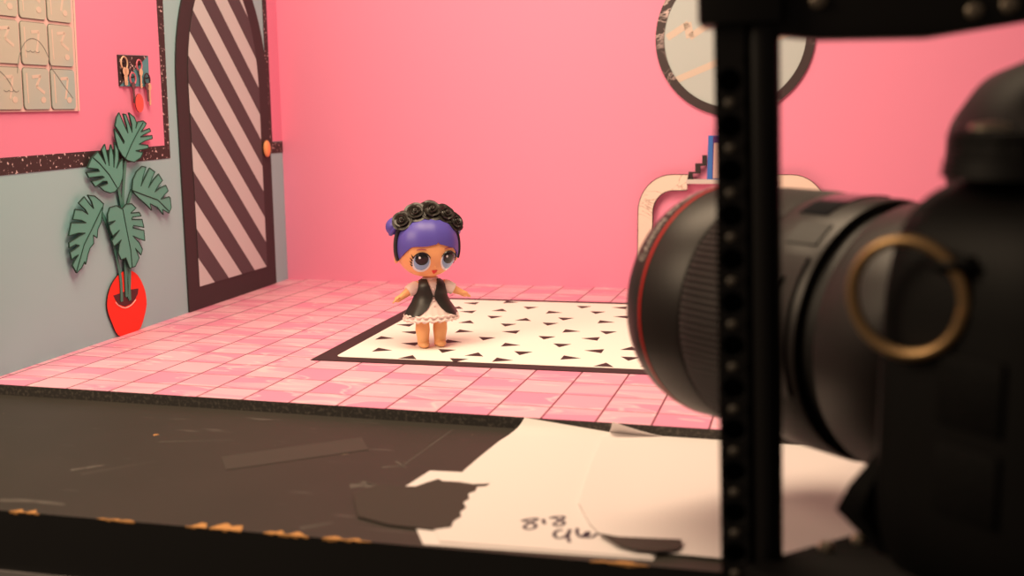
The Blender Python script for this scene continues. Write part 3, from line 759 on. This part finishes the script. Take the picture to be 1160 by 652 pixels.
# face
def face_disc(cx, cz, rx, rz, off, m, name, parent, tilt=0.0, dome=0.0, n=32, k=6):
    w = MB(); vs = [head_front(cx, cz, off+dome)]; fs = []
    for j in range(1, k+1):
        for i in range(n):
            a_ = 2*PI*i/n; u_ = rx*math.cos(a_)*j/k; v_ = rz*math.sin(a_)*j/k
            x, z = cx+u_*math.cos(tilt)-v_*math.sin(tilt), cz+u_*math.sin(tilt)+v_*math.cos(tilt)
            vs.append(head_front(x, z, off + dome*math.sqrt(max(0, 1-(j/k)**2))))
    for i in range(n):
        # vs order keeps the outside facing -y
        vs.append(head_front(cx+rx*math.cos(2*PI*i/n), cz+rz*math.sin(2*PI*i/n), -0.03))
    for i in range(n): fs.append((0, 1+i, 1+(i+1) % n))
    for j in range(k):
        for i in range(n):
            i2 = (i+1) % n
            fs.append((1+j*n+i, 1+(j+1)*n+i, 1+(j+1)*n+i2, 1+j*n+i2))
    w.add(vs, fs, m)
    return w.build(name, parent, smooth=True, angle=60)
for sg in (-1, 1):
    ex, ez = HC.x + sg*0.325 + 0.075, 2.095
    e0 = face_disc(ex, ez, 0.205, 0.235, 0.004, 'eye_white', 'eye', dl, dome=0.02)
    tag(e0, 'large blue eye with white rim')
    face_disc(ex+0.0, ez+0.015, 0.175, 0.205, 0.014, 'iris', 'iris', e0, dome=0.02)
    face_disc(ex+0.0, ez+0.075, 0.150, 0.150, 0.024, 'pupil', 'pupil', e0, dome=0.02)
    face_disc(ex-0.055, ez+0.125, 0.026, 0.028, 0.046, 'eye_white', 'highlight', e0)
    w = MB()
    lid = [head_front(ex + 0.215*math.cos(R(t_)), ez + 0.235*math.sin(R(t_)), 0.016) for t_ in range(25, 160, 9)]
    w.tube(lid, [0.007 + 0.012*math.sin(PI*i/(len(lid)-1)) for i in range(len(lid))], 'pupil', n=6)
    for t_, L_ in ((152, 0.07), (168, 0.06), (184, 0.05), (200, 0.04)):
        tt = t_ if sg < 0 else 180-t_
        p0 = head_front(ex + 0.205*math.cos(R(tt)), ez + 0.225*math.sin(R(tt)), 0.014)
        p1 = head_front(ex + (0.205+L_)*math.cos(R(tt-sg*-6)), ez + (0.225+L_)*math.sin(R(tt-sg*-6))+0.03, 0.012)
        w.tube([p0, (p0+p1)/2, p1], [0.020, 0.014, 0.004], 'pupil', n=6)
    w.build('eyelashes', e0)
    w = MB()
    br = [head_front(HC.x + sg*(0.22+0.055*i)+0.075, 2.395+0.02*math.sin(PI*i/4), 0.008) for i in range(5)]
    w.tube(br, [0.006, 0.012, 0.013, 0.012, 0.005], 'brow', n=6); w.build('eyebrow', dl)
w = MB()
mp_ = [(-0.07, 1.885), (-0.035, 1.905), (0, 1.892), (0.035, 1.905), (0.07, 1.885), (0.045, 1.84), (0.0, 1.79), (-0.045, 1.84)]
mp_ = [(x+HC.x+0.075, z) for x, z in mp_]
c0 = head_front(HC.x+0.075, 1.855, 0.03)
vs = [c0] + [head_front(x, z, 0.012) for x, z in mp_] + [head_front(x, z, -0.03) for x, z in mp_]
fs = [(0, 1+i, 1+(i+1) % 8) for i in range(8)] + [(1+i, 9+i, 9+(i+1) % 8, 1+(i+1) % 8) for i in range(8)]
w.add(vs, fs, 'lips'); w.build('mouth', dl)

HAIRTH = 0.05
# hair: a cap with a fringe and locks in front of the ears, two buns
def hair_low(a_):                               # lowest height of the hair at azimuth a_ (0 = front), degrees
    s_ = abs(a_)
    if s_ < 42: return 2.50 + 0.02*math.sin(R(a_*7)) + (0.05 if 9 < a_ < 13 else 0.0) - 0.00004*s_*s_
    if s_ < 62: return 2.44 - (s_-42)/20*0.20
    if s_ < 78: return 2.24 - (s_-62)/16*0.12
    if s_ < 100: return 2.12 + (s_-78)/22*0.05
    return 2.17 - (s_-100)/80*0.30
w = MB(); n = 96; grid = []
for i in range(n+1):
    a_ = -180 + 360*i/n; zl = hair_low(a_); lo_, hi_ = 0.02, PI*0.8
    for _ in range(30):
        md = (lo_+hi_)/2
        p = head_dir((math.sin(md)*math.sin(R(a_)), -math.sin(md)*math.cos(R(a_)), math.cos(md)), 1.055)
        if p.z > zl: lo_ = md
        else: hi_ = md
    row = []
    for j in range(25):
        t_ = 0.012 + (lo_-0.012)*j/24
        strand = 1.0 + 0.006*math.sin(R(a_*11))*(j/24)
        row.append(head_dir((math.sin(t_)*math.sin(R(a_)), -math.sin(t_)*math.cos(R(a_)), math.cos(t_)), 1.032*strand + 0.012*(j/24)))
    grid.append(row)
w.sheet([[grid[i][j] for i in range(n+1)] for j in range(25)][::-1], HAIRTH, 'hair')
hair = w.build('hair', dl, smooth=True, angle=50)
for sg in (-1, 1):
    w = MB()
    rings = []
    c = Vector((HC.x + (-0.72 if sg < 0 else 0.70), 0.10, 2.90 if sg < 0 else 2.86)); ax = Vector((sg*0.75, 0.2, 0.62)).normalized()
    q_ = ax.to_track_quat('Z', 'Y').to_matrix()
    w.ball(c, (0.22, 0.22, 0.19), 'hair', 32, 20, q_)
    w.tube([c + q_ @ Vector((0.20*math.cos(t_), 0.20*math.sin(t_), -0.05)) for t_ in [2*PI*k/24 for k in range(24)]], 0.055, 'hair', n=8, closed=True)
    w.build('hair_bun', hair, smooth=True, angle=60)
# headband and roses
hb = MB(); pts = []
for i in range(41):
    t_ = R(-112 + 224*i/40)
    pts.append(head_dir((math.sin(t_), -0.20, math.cos(t_)), 1.075))
rings = []
for i, p in enumerate(pts):
    tg = (pts[min(i+1, 40)]-pts[max(i-1, 0)]).normalized(); nr = (p-HC).normalized(); sd = tg.cross(nr).normalized()
    rings.append([p + sd*0.055 - nr*0.02, p + sd*0.055 + nr*0.03, p - sd*0.055 + nr*0.03, p - sd*0.055 - nr*0.02])
hb.loft(rings, 'black_vinyl')
band = hb.build('headband', dl, smooth=True)
def rose(c, nrm, rad):
    w = MB(); q_ = nrm.to_track_quat('Z', 'Y').to_matrix()
    P = lambda x, y, z: c + q_ @ Vector((x*rad, y*rad, z*rad))
    w.ball(P(0, 0, -0.05), (0.60*rad, 0.60*rad, 0.42*rad), 'rose', 20, 12, q_)
    for ring_, (cnt, r0, hh, fl_, wid) in enumerate(((5, 0.74, 0.20, 0.30, 0.86), (4, 0.54, 0.46, 0.20, 0.98), (3, 0.32, 0.64, 0.10, 1.25))):
        for k in range(cnt):
            a0 = 2*PI*k/cnt + ring_*0.7; g_ = []
            for v in range(6):
                vv = v/5; row = []
                for u in range(9):
                    uu = (u/8-0.5)*2; an = a0 + uu*wid
                    edge = 1 - 0.35*abs(uu)**3
                    rr = r0*(0.55+0.45*vv) + fl_*vv**3*edge + 0.05*uu
                    zz_ = -0.20 + (hh+0.18)*vv*edge - 0.12*max(0, vv-0.75)/0.25
                    row.append(P(rr*math.cos(an), rr*math.sin(an), zz_))
                g_.append(row)
            w.sheet(g_, 0.07*rad, 'rose')
    sp = [P(0.17*(1-t_/26)*math.cos(t_*0.6), 0.17*(1-t_/26)*math.sin(t_*0.6), 0.48+0.006*t_) for t_ in range(24)]
    w.tube(sp, 0.06*rad, 'rose', n=6)
    return w.build('rose', band, smooth=True, angle=50)
for t_, rad in ((-43, 0.235), (-19, 0.26), (6, 0.285), (29, 0.255), (49, 0.235)):
    d_ = Vector((math.sin(R(t_)), -0.16, math.cos(R(t_))))
    base = head_dir(d_, 1.06)
    nn = Vector((math.sin(R(t_))*0.75, -0.85, math.cos(R(t_))*0.75)).normalized()
    rose(base + (base-HC).normalized()*0.07 + Vector((0, -0.06, 0)), nn, rad)

# dress and waistcoat
PROF = [(0.70, 0.645), (0.74, 0.64), (0.80, 0.60), (0.90, 0.545), (1.0, 0.48), (1.1, 0.415), (1.2, 0.37), (1.28, 0.35), (1.40, 0.345), (1.50, 0.325), (1.58, 0.27), (1.63, 0.20), (1.66, 0.165)]
def drad(z):
    for (z0, r0), (z1, r1) in zip(PROF, PROF[1:]):
        if z <= z1:
            t_ = max(0, (z-z0)/(z1-z0)); return r0+(r1-r0)*t_
    return PROF[-1][1]
def dpt(a_, z, off=0.0):
    r_ = drad(z)+off
    return Vector((r_*math.sin(a_), -r_*0.80*math.cos(a_), z))
w = MB(); n = 120; rings = []
for j in range(34):
    z = 0.665 + (1.66-0.665)*j/33; ring = []
    for i in range(n):
        a_ = 2*PI*i/n
        ruff = (0.028*math.sin(22*a_) if z < 0.80 else 0.010*math.sin(22*a_)*max(0, (1.15-z)/0.35))*max(0.25, 1)
        p = dpt(a_, z, ruff)
        if j == 0: p.z += 0.025*math.sin(22*a_+1.2)
        ring.append(p)
    rings.append(ring)
inner_r = [[Vector((p.x*0.93, p.y*0.93, p.z+0.01)) for p in r_] for r_ in rings[:12]][::-1]
w.loft(inner_r + rings, 'dress', True, False)
for z, hgt in ((0.79, 0.03), (0.70, 0.02)):     # raised lace bands round the hem
    w.tube([dpt(2*PI*i/96, z + 0.012*math.sin(44*PI*i/96), 0.018) for i in range(96)], hgt, 'dress', n=8, closed=True)
for sg in (-1, 1):                              # short puffed sleeves
    w.tube([(sg*0.26, 0, 1.485), (sg*0.36, -0.01, 1.455), (sg*0.46, -0.025, 1.405), (sg*0.55, -0.04, 1.355)], [0.115, 0.145, 0.150, 0.138], 'dress', n=20)
w.tube([dpt(2*PI*i/48, 1.655, 0.005) for i in range(48)], 0.02, 'dress', n=8, closed=True)
for z in (1.42, 1.16, 1.04):                    # front placket
    w.ball(dpt(0, z, 0.015), 0.026, 'dress', 10, 8)
w.build('dress', dl, smooth=True, angle=60)
def lerp_tab(tab, x):
    for (x0, y0), (x1, y1) in zip(tab, tab[1:]):
        if x <= x1: return y0+(y1-y0)*max(0, (x-x0)/(x1-x0))
    return tab[-1][1]
TOP = [(3, 1.285), (8, 1.40), (15, 1.50), (22, 1.60), (32, 1.645), (72, 1.645), (82, 1.52), (92, 1.38), (104, 1.38), (118, 1.54), (135, 1.63), (180, 1.63)]
BOT = [(3, 1.235), (9, 1.14), (18, 1.00), (30, 0.88), (45, 0.80), (62, 0.775), (80, 0.80), (110, 0.84), (180, 0.86)]
w = MB()
for sg in (-1, 1):
    grid = []
    for j in range(26):
        row = []
        for i in range(60):
            a_ = 3 + 177*i/59
            z = lerp_tab(BOT, a_) + (lerp_tab(TOP, a_)-lerp_tab(BOT, a_))*j/25
            fold = 0.012*math.sin(R(a_*9))*max(0, (1.1-z)/0.3)
            row.append(dpt(sg*R(a_), z, 0.045 + fold))
        grid.append(row)
    w.sheet(grid, 0.035*(1 if sg > 0 else -1), 'black_vinyl')
w.tube([dpt(R(-4), 1.262, 0.055), dpt(0, 1.255, 0.06), dpt(R(4), 1.262, 0.055)], 0.02, 'black_vinyl', n=8)
w.build('waistcoat', dl, smooth=True, angle=60)

# ------------------------------------------------------------------ film camera
CO, CA = (19.11, -6.29, 0.905), R(225.3)
cam_t = thing('film_camera', 'black film camera with long macro lens aimed at the doll', 'camera', CO, CA)
AZ = 1.85
def sup(cx, cz, rx, rz, p, n=64):
    out = []
    for i in range(n):
        a_ = 2*PI*i/n; c, s_ = math.cos(a_), math.sin(a_)
        out.append((cx + rx*math.copysign(abs(c)**(2/p), c), cz + rz*math.copysign(abs(s_)**(2/p), s_)))
    return out
def loft_y(mb, secs, m, p=5):
    """rounded sections (y, x0, x1, z0, z1[, power]) lofted along y"""
    rings = []
    for s_ in secs:
        y, x0, x1, z0, z1 = s_[:5]; pw = s_[5] if len(s_) > 5 else p
        rings.append([(x, y, z) for x, z in sup((x0+x1)/2, (z0+z1)/2, (x1-x0)/2, (z1-z0)/2, pw)])
    mb.loft(rings, m)
w = MB()
loft_y(w, [(0.0, -2.6, 2.62, 0.15, 3.5), (0.03, -2.75, 2.74, 0.06, 3.7), (0.12, -2.9, 2.82, 0.02, 3.9), (0.4, -3.6, 2.86, 0.0, 3.98), (1.2, -3.8, 2.86, 0.0, 4.0), (1.75, -3.8, 2.82, 0.0, 3.96), (1.95, -3.7, 2.7, 0.04, 3.86), (2.05, -3.6, 2.5, 0.12, 3.7)], 'body_black', 5)
body_c = w.build('camera_body', cam_t, smooth=True, angle=50)
w = MB()
loft_y(w, [(-1.15, -3.75, -2.75, 0.5, 3.2, 3), (-1.05, -3.9, -2.55, 0.2, 3.5, 3.5), (-0.5, -4.0, -2.4, 0.05, 3.7, 4), (0.5, -4.0, -2.3, 0.02, 3.85, 4), (1.7, -3.9, -2.3, 0.02, 3.88, 4)], 'grip_rubber'); w.build('hand_grip', cam_t, smooth=True, angle=50)
w = MB()
loft_y(w, [(-0.95, -0.7, 0.7, 3.6, 4.3, 3), (-0.85, -0.9, 0.9, 3.4, 4.6, 2.8), (-0.5, -1.2, 1.2, 3.2, 4.9, 2.5), (0.0, -1.5, 1.5, 3.0, 5.05, 2.3), (0.8, -1.7, 1.7, 2.9, 5.10, 2.3), (1.6, -1.3, 1.3, 3.3, 4.85, 2.6), (2.15, -0.8, 0.8, 3.4, 4.55, 3), (2.3, -0.7, 0.7, 3.5, 4.45, 4)], 'body_black'); w.build('viewfinder_hump', cam_t, smooth=True, angle=50)
w = MB()
DXc, DYc = 2.06, 0.84
w.loft([[(DXc+r_*math.cos(2*PI*i/48), DYc+r_*math.sin(2*PI*i/48), z) for i in range(48)] for r_, z in ((0.64, 3.9), (0.62, 4.05), (0.58, 4.06), (0.575, 4.20), (0.60, 4.21), (0.60, 4.26), (0.55, 4.29), (0.05, 4.29))], 'body_black')
for k in range(24):
    a_ = 2*PI*k/24; w.box((DXc+0.575*math.cos(a_)-0.02, DYc+0.56*math.sin(a_)-0.02, 4.05), (DXc+0.56*math.cos(a_)+0.02, DYc+0.56*math.sin(a_)+0.02, 4.2), 'body_black')
dial = w.build('mode_dial', cam_t, smooth=True, angle=35)
w = MB(); w.loft([[(2.2+r_*math.cos(2*PI*i/24), 0.62+r_*math.sin(2*PI*i/24), z) for i in range(24)] for r_, z in ((0.17, 4.28), (0.17, 4.32), (0.14, 4.34), (0.01, 4.36))], 'steel'); tag(w.build('dial_button', dial, smooth=True), 'bright metal button')
w = MB()
w.box((-0.42, 0.55, 5.05), (0.42, 1.35, 5.16), 'steel'); w.box((-0.42, 0.55, 5.16), (-0.30, 1.35, 5.24), 'steel'); w.box((0.30, 0.55, 5.16), (0.42, 1.35, 5.24), 'steel'); w.build('hot_shoe', cam_t, bevel=0.02, segs=2)
w = MB(); w.box((-1.4, 2.03, 0.5), (1.4, 2.10, 2.6), 'screen'); w.build('rear_screen', cam_t, bevel=0.03, segs=2)
w = MB(); w.loft([[(-0.55+0.0, 2.25, 3.6), (0.55, 2.25, 3.6), (0.55, 2.25, 4.35), (-0.55, 2.25, 4.35)], [(-0.5, 2.5, 3.65), (0.5, 2.5, 3.65), (0.5, 2.5, 4.3), (-0.5, 2.5, 4.3)]], 'grip_rubber'); w.build('eyecup', cam_t, bevel=0.08)
w = MB(); w.ball((-3.3, -0.55, 3.78), (0.24, 0.24, 0.12), 'steel'); w.build('shutter_button', cam_t, smooth=True)
# strap lug and split ring on the side of the body
w = MB(); w.box((2.74, 0.62, 3.16), (2.90, 0.98, 3.30), 'body_black'); w.tube([(2.84, 0.68, 3.23), (2.96, 0.70, 3.23), (2.98, 0.92, 3.23), (2.84, 1.02, 3.23)], 0.04, 'body_black', n=8)
w.build('strap_lug', cam_t, bevel=0.02, segs=2)
w = MB()
rc = Vector((3.0, 0.50, 2.92)); nr = Vector((0.93, 0.30, -0.08)).normalized(); q_ = nr.to_track_quat('Z', 'Y').to_matrix()
pts = []
for i in range(90):
    t_ = 4*PI*i/90
    pts.append(rc + q_ @ Vector((0.47*math.cos(t_), 0.485*math.sin(t_), 0.035*(i/89)-0.017)))
w.tube(pts, 0.050, 'brass_ring', n=10)
w.build('strap_ring', cam_t, smooth=True); 
for o in cam_t.children:
    if o.name.startswith('strap_ring'): tag(o, 'brass split ring hanging at the side')
# open rubber port cover by the lens and cable plugs
w = MB()
w.loft([[(2.60, 0.10, 1.42), (2.70, 0.0, 1.42), (2.66, 0.10, 1.42)], [(2.55, 0.05, 1.1), (2.86, -0.16, 1.1), (2.80, 0.02, 1.1)], [(2.55, 0.05, 0.84), (2.93, -0.25, 0.84), (2.88, -0.02, 0.84)], [(2.50, 0.10, 0.42), (2.60, -0.02, 0.42), (2.58, 0.10, 0.42)]], 'grip_rubber')
w.build('port_cover', cam_t, smooth=True, angle=50)
for z in (1.15, 1.9):
    w = MB(); w.box((2.80, 0.75, z), (2.89, 1.35, z+0.6), 'grip_rubber'); w.build('port_flap', cam_t, bevel=0.02, segs=2)

# lens
def lathe(mb, prof, m, seg=128, ribs=None):
    rings = []
    for t_, r_ in prof:
        rings.append([(r_*math.cos(2*PI*i/seg), -(5+t_), AZ + r_*math.sin(2*PI*i/seg)) for i in range(seg)])
    mb.loft(rings, m, False, False)
w = MB()
lathe(w, [(-4.98, 1.2), (-4.98, 1.42), (-4.75, 1.46), (-4.3, 1.50), (-4.2, 1.54), (-3.12, 1.58), (-3.06, 1.55), (-3.06, 1.47)], 'lens_black')
lathe(w, [(-3.06, 1.47), (-2.80, 1.47)], 'lens_gap')
lathe(w, [(-2.80, 1.47), (-2.80, 1.58), (-2.74, 1.60), (-1.86, 1.615), (-1.82, 1.60)], 'lens_black')
lathe(w, [(-0.78, 1.60), (-0.74, 1.625), (-0.03, 1.645), (-0.028, 1.63)], 'lens_black')
lathe(w, [(0.022, 1.63), (0.025, 1.645), (0.16, 1.635), (0.30, 1.60), (0.42, 1.55), (0.44, 1.50), (0.40, 1.44), (0.2, 1.40), (0.1, 1.2), (0.05, 1.0)], 'lens_black')
lens = w.build('lens', body_c, smooth=True, angle=40)
lens.parent = cam_t
w = MB(); lathe(w, [(-0.03, 1.60), (-0.025, 1.652), (0.02, 1.652), (0.025, 1.60)], 'red_ring'); tag(w.build('red_band', lens, smooth=True), 'thin red band round the front')
w = MB(); seg = 480; rings = []
for t_, base, amp in ((-1.82, 1.58, 0), (-1.80, 1.60, 0), (-1.72, 1.615, 1), (-0.88, 1.62, 1), (-0.80, 1.605, 0), (-0.78, 1.58, 0)):
    rings.append([((base + (0.022 if (i // 2) % 2 else -0.012)*amp)*math.cos(2*PI*i/seg), -(5+t_), AZ + (base + (0.022 if (i // 2) % 2 else -0.012)*amp)*math.sin(2*PI*i/seg)) for i in range(seg)])
w.loft(rings, 'lens_rubber', False, False); tag(w.build('focus_ring', lens, smooth=True, angle=30), 'ribbed rubber focus ring')
w = MB()
w.loft([[(r_*math.cos(2*PI*i/64), y, AZ + r_*math.sin(2*PI*i/64)) for i in range(64)] for y, r_ in ((-5.04, 1.02), (-5.10, 0.8), (-5.15, 0.45), (-5.17, 0.02))], 'glass'); w.build('front_glass', lens, smooth=True)
# switch panel: slightly raised plate on the side of the barrel with a scale window on top
def barrel_patch(a0, a1, t0, t1, r0, h, m, name, lab=None):
    w = MB(); g_ = []
    for j in range(5):
        t_ = t0+(t1-t0)*j/4
        g_.append([((r0+h)*math.cos(a0+(a1-a0)*i/16), -(5+t_), AZ+(r0+h)*math.sin(a0+(a1-a0)*i/16)) for i in range(17)])
    w.sheet(g_, h+0.01, m); o = w.build(name, lens, smooth=True, angle=40)
    if lab: tag(o, lab)
    return o
barrel_patch(R(-22), R(38), -2.70, -1.95, 1.612, 0.03, 'lens_black', 'switch_panel')
barrel_patch(R(62), R(100), -2.45, -2.0, 1.612, 0.012, 'screen', 'distance_window')
barrel_patch(R(44), R(56), -2.68, -2.2, 1.612, 0.012, 'lens_gap', 'name_plate')
for k, aa in enumerate((-8, 8, 24)):
    barrel_patch(R(aa-4), R(aa+4), -2.5, -2.2, 1.645, 0.03, 'lens_gap', 'switch')
def lettering(txt, size, a0, t0, r_, m, name, parent, sx=1.0):
    """text bent round the barrel: the line runs along the circumference, tops of the letters forward"""
    cu = bpy.data.curves.new('txt', 'FONT'); cu.body = txt; cu.size = size; cu.extrude = 0.0
    to = bpy.data.objects.new('txt', cu); col.objects.link(to)
    dgx = bpy.context.evaluated_depsgraph_get()
    me = bpy.data.meshes.new_from_object(to.evaluated_get(dgx))
    bm = bmesh.new(); bm.from_mesh(me)
    bmesh.ops.triangulate(bm, faces=bm.faces[:])
    w = MB(); vs = []
    for v in bm.verts:
        a_ = a0 + v.co.x*sx/r_
        t_ = t0 + v.co.y
        rr = r_(t_) if callable(r_) else r_
        vs.append((rr*math.cos(a_), -(5+t_), AZ + rr*math.sin(a_)))
    w.add(vs, [[v.index for v in f.verts] for f in bm.faces], m)
    bm.free(); bpy.data.objects.remove(to); bpy.data.curves.remove(cu)
    return w.build(name, parent)
def lettering_rim(txt, size, a0, t0, m, name, parent, sp_=1.0):
    def rad(t_):
        tab = [(0.045, 1.650), (0.16, 1.640), (0.30, 1.606), (0.42, 1.556)]
        return lerp_tab(tab, t_)
    cu = bpy.data.curves.new('txt', 'FONT'); cu.body = txt; cu.size = size; cu.space_character = sp_
    to = bpy.data.objects.new('txt', cu); col.objects.link(to)
    me = bpy.data.meshes.new_from_object(to.evaluated_get(bpy.context.evaluated_depsgraph_get()))
    w = MB()
    vs = [((rad(t0+v.co.y))*math.cos(a0+v.co.x/1.62), -(5+t0+v.co.y), AZ + rad(t0+v.co.y)*math.sin(a0+v.co.x/1.62)) for v in me.vertices]
    w.add(vs, [list(p.vertices) for p in me.polygons], m)
    bpy.data.objects.remove(to); bpy.data.curves.remove(cu); bpy.data.meshes.remove(me)
    return w.build(name, parent)
lettering_rim('CANON MACRO LENS', 0.17, R(24), 0.12, 'white_letter', 'lettering', lens, 1.15)

# ------------------------------------------------------------------ rig: perforated post, crossbar, camera plate
def post_at(z): return 16.107 + (0.762-z)*0.0314
PY = -7.30
ps = thing('rig_post', 'black perforated metal post standing upright in front of the lens', 'post', (post_at(-33), PY, -33))
def pp(x, y, z): return (x + post_at(z) - post_at(-33), y, z + 33)
w = MB()
x0, x1, yf, yb = -0.31, -0.02, -0.20, 0.16
zs = [5.24 - 0.43*k for k in range(-1, 16)]
def face_with_hole(zc, hh, r_):
    """front face strip with a round through-hole, both skins and the bore"""
    n_ = 24; cx = (x0+x1)/2
    rim_ = [(cx + r_*math.cos(2*PI*i/n_), zc + r_*math.sin(2*PI*i/n_)) for i in range(n_)]
    sq = []
    for i in range(n_):
        c_, s_ = math.cos(2*PI*i/n_), math.sin(2*PI*i/n_); k_2 = 1/max(abs(c_)/((x1-x0)/2), abs(s_)/hh)
        sq.append((cx + c_*k_2, zc + s_*k_2))
    for i in range(n_):
        j = (i+1) % n_
        w.add([pp(sq[i][0], yf, sq[i][1]), pp(sq[j][0], yf, sq[j][1]), pp(rim_[j][0], yf, rim_[j][1]), pp(rim_[i][0], yf, rim_[i][1])], [(0, 1, 2, 3)], 'rig')
        w.add([pp(rim_[i][0], yf, rim_[i][1]), pp(rim_[j][0], yf, rim_[j][1]), pp(rim_[j][0], yb, rim_[j][1]), pp(rim_[i][0], yb, rim_[i][1])], [(0, 1, 2, 3)], 'rig_hole')
        w.add([pp(sq[i][0], yb, sq[i][1]), pp(sq[j][0], yb, sq[j][1]), pp(rim_[j][0], yb, rim_[j][1]), pp(rim_[i][0], yb, rim_[i][1])], [(3, 2, 1, 0)], 'rig')
for z in zs: face_with_hole(z, 0.215, 0.115)
zt_, zb_ = zs[0]+0.215, zs[-1]-0.215
for xx in (x0, x1):
    w.add([pp(xx, yf, zb_), pp(xx, yb, zb_), pp(xx, yb, zt_), pp(xx, yf, zt_)], [(0, 1, 2, 3)], 'rig')
w.loft([[pp(x0, yf, z), pp(x1, yf, z), pp(x1, yb, z), pp(x0, yb, z)] for z in (zt_, 8.0)], 'rig')
w.loft([[pp(x0, yf, z), pp(x1, yf, z), pp(x1, yb, z), pp(x0, yb, z)] for z in (-33, zb_)], 'rig')
w.loft([[pp(x0, yb, z), pp(x1, yb, z), pp(x1, yb+0.05, z), pp(x0, yb+0.05, z)] for z in (zb_, zt_)], 'rig_hole')
w.build('perforated_bar', ps)
for z in [0.5*(a_+b_) for a_, b_ in zip(zs, zs[1:])]:
    w = MB(); w.ball(pp(-0.165, yf, z), (0.055, 0.03, 0.045), 'screw', 12, 8); w.build('screw', ps, smooth=True)
w = MB()
w.loft([[pp(0.135 + 0.165*math.cos(2*PI*i/40), -0.02 + 0.2*math.sin(2*PI*i/40), z) for i in range(40)] for z in (-33, -20, -10, 0, 3, 8.0)], 'rig')
w.build('rod', ps, smooth=True)
w = MB(); w.box((-16, -0, 0), (-15.9, 0.1, 0.1), 'rig') if False else None
w = MB()
w.loft([[pp(*p, z) for p in ((-0.45, -0.30), (0.325, -0.30), (0.325, 0.26), (-0.45, 0.26))] for z in (6.18, 7.6)], 'rig'); w.build('clamp', ps, bevel=0.04, segs=2)
w = MB(); w.box((-1.6, -1.6, 0.0), (1.6, 1.6, 0.5), 'rig'); w.build('foot_plate', ps, bevel=0.06, segs=2)

# crossbar held by the clamp
cb = thing('rig_crossbar', 'black crossbar with bolt heads running right from post top', 'bar', (16.25, PY, 6.05))
w = MB()
ps2 = [(-0.05, 0.03), (0.35, -0.02), (1.30, -0.03), (2.2, 0.10), (5.0, 0.45), (5.0, 1.5), (-0.05, 1.5)]
w.plate(ps2, -0.16, 0.16, 'rig', frame=lambda a_, b_, d_: (a_, -d_, b_)); w.build('bar', cb, bevel=0.02, segs=2)
for (bx, bz) in ((0.33, 0.33), (1.68, 0.19), (1.97, 0.23)):
    w = MB(); w.loft([[(bx+r_*math.cos(2*PI*i/20), y, bz+r_*math.sin(2*PI*i/20)) for i in range(20)] for r_, y in ((0.075, -0.15), (0.075, -0.19), (0.05, -0.21), (0.01, -0.215))], 'bolt'); w.build('bolt', cb, smooth=True)

cp = thing('camera_plate', 'black mounting plate with two bolts beneath the film camera', 'mounting plate', (CO[0], CO[1], CO[2]-0.34), CA)
w = MB(); w.box((-3.0, -1.24, 0.0), (3.15, 1.9, 0.335), 'rig_matte'); w.build('plate', cp, bevel=0.04, segs=2)
for bx, by in ((2.17, -1.07), (1.73, -1.03)):
    w = MB(); w.loft([[(bx+r_*math.cos(2*PI*i/20), by+r_*math.sin(2*PI*i/20), z) for i in range(20)] for r_, z in ((0.08, 0.33), (0.08, 0.38), (0.055, 0.41), (0.005, 0.415))], 'steel'); tag(w.build('bolt', cp, smooth=True), 'bright bolt head')

# ------------------------------------------------------------------ camera, light
cd = bpy.data.cameras.new('shot_camera'); co = bpy.data.objects.new('shot_camera', cd); col.objects.link(co)
co.location = Vector((16.55, -18.17, 5.318))*U
co.rotation_euler = (R(81.19), R(0.66), R(15.3))
cd.sensor_width = 36.0; cd.lens = 1224.5/1160*36
cd.clip_start = 0.005; cd.clip_end = 50
cd.dof.use_dof = True; cd.dof.focus_distance = 25.6*U; cd.dof.aperture_fstop = 11.0
scn.camera = co

def area(name, loc, target, sx, sy, power, c):
    l = bpy.data.lights.new(name, 'AREA'); l.shape = 'RECTANGLE'; l.size = sx*U; l.size_y = sy*U
    l.energy = power; l.color = c
    o = bpy.data.objects.new(name, l); col.objects.link(o)
    o.location = Vector(loc)*U
    o.rotation_euler = (Vector(target)-Vector(loc)).to_track_quat('-Z', 'Y').to_euler()
    return o
WARM = (1.0, 0.75, 0.50)
area('softbox_key', (10, 0.5, 19), (10, 8, 1), 14, 8, 2.5, WARM)
area('softbox_fill', (-2, -13, 15), (7, 9, 3), 10, 10, 1.9, WARM)
wd = bpy.data.worlds.new('world'); scn.world = wd; wd.use_nodes = True
bg = wd.node_tree.nodes['Background']; bg.inputs[0].default_value = (1.0, 0.75, 0.55, 1); bg.inputs[1].default_value = 0.10
scn.view_settings.view_transform = 'Standard'; scn.view_settings.look = 'None'
scn.view_settings.gamma = 1.0; scn.view_settings.exposure = 0.0; scn.view_settings.use_curve_mapping = False
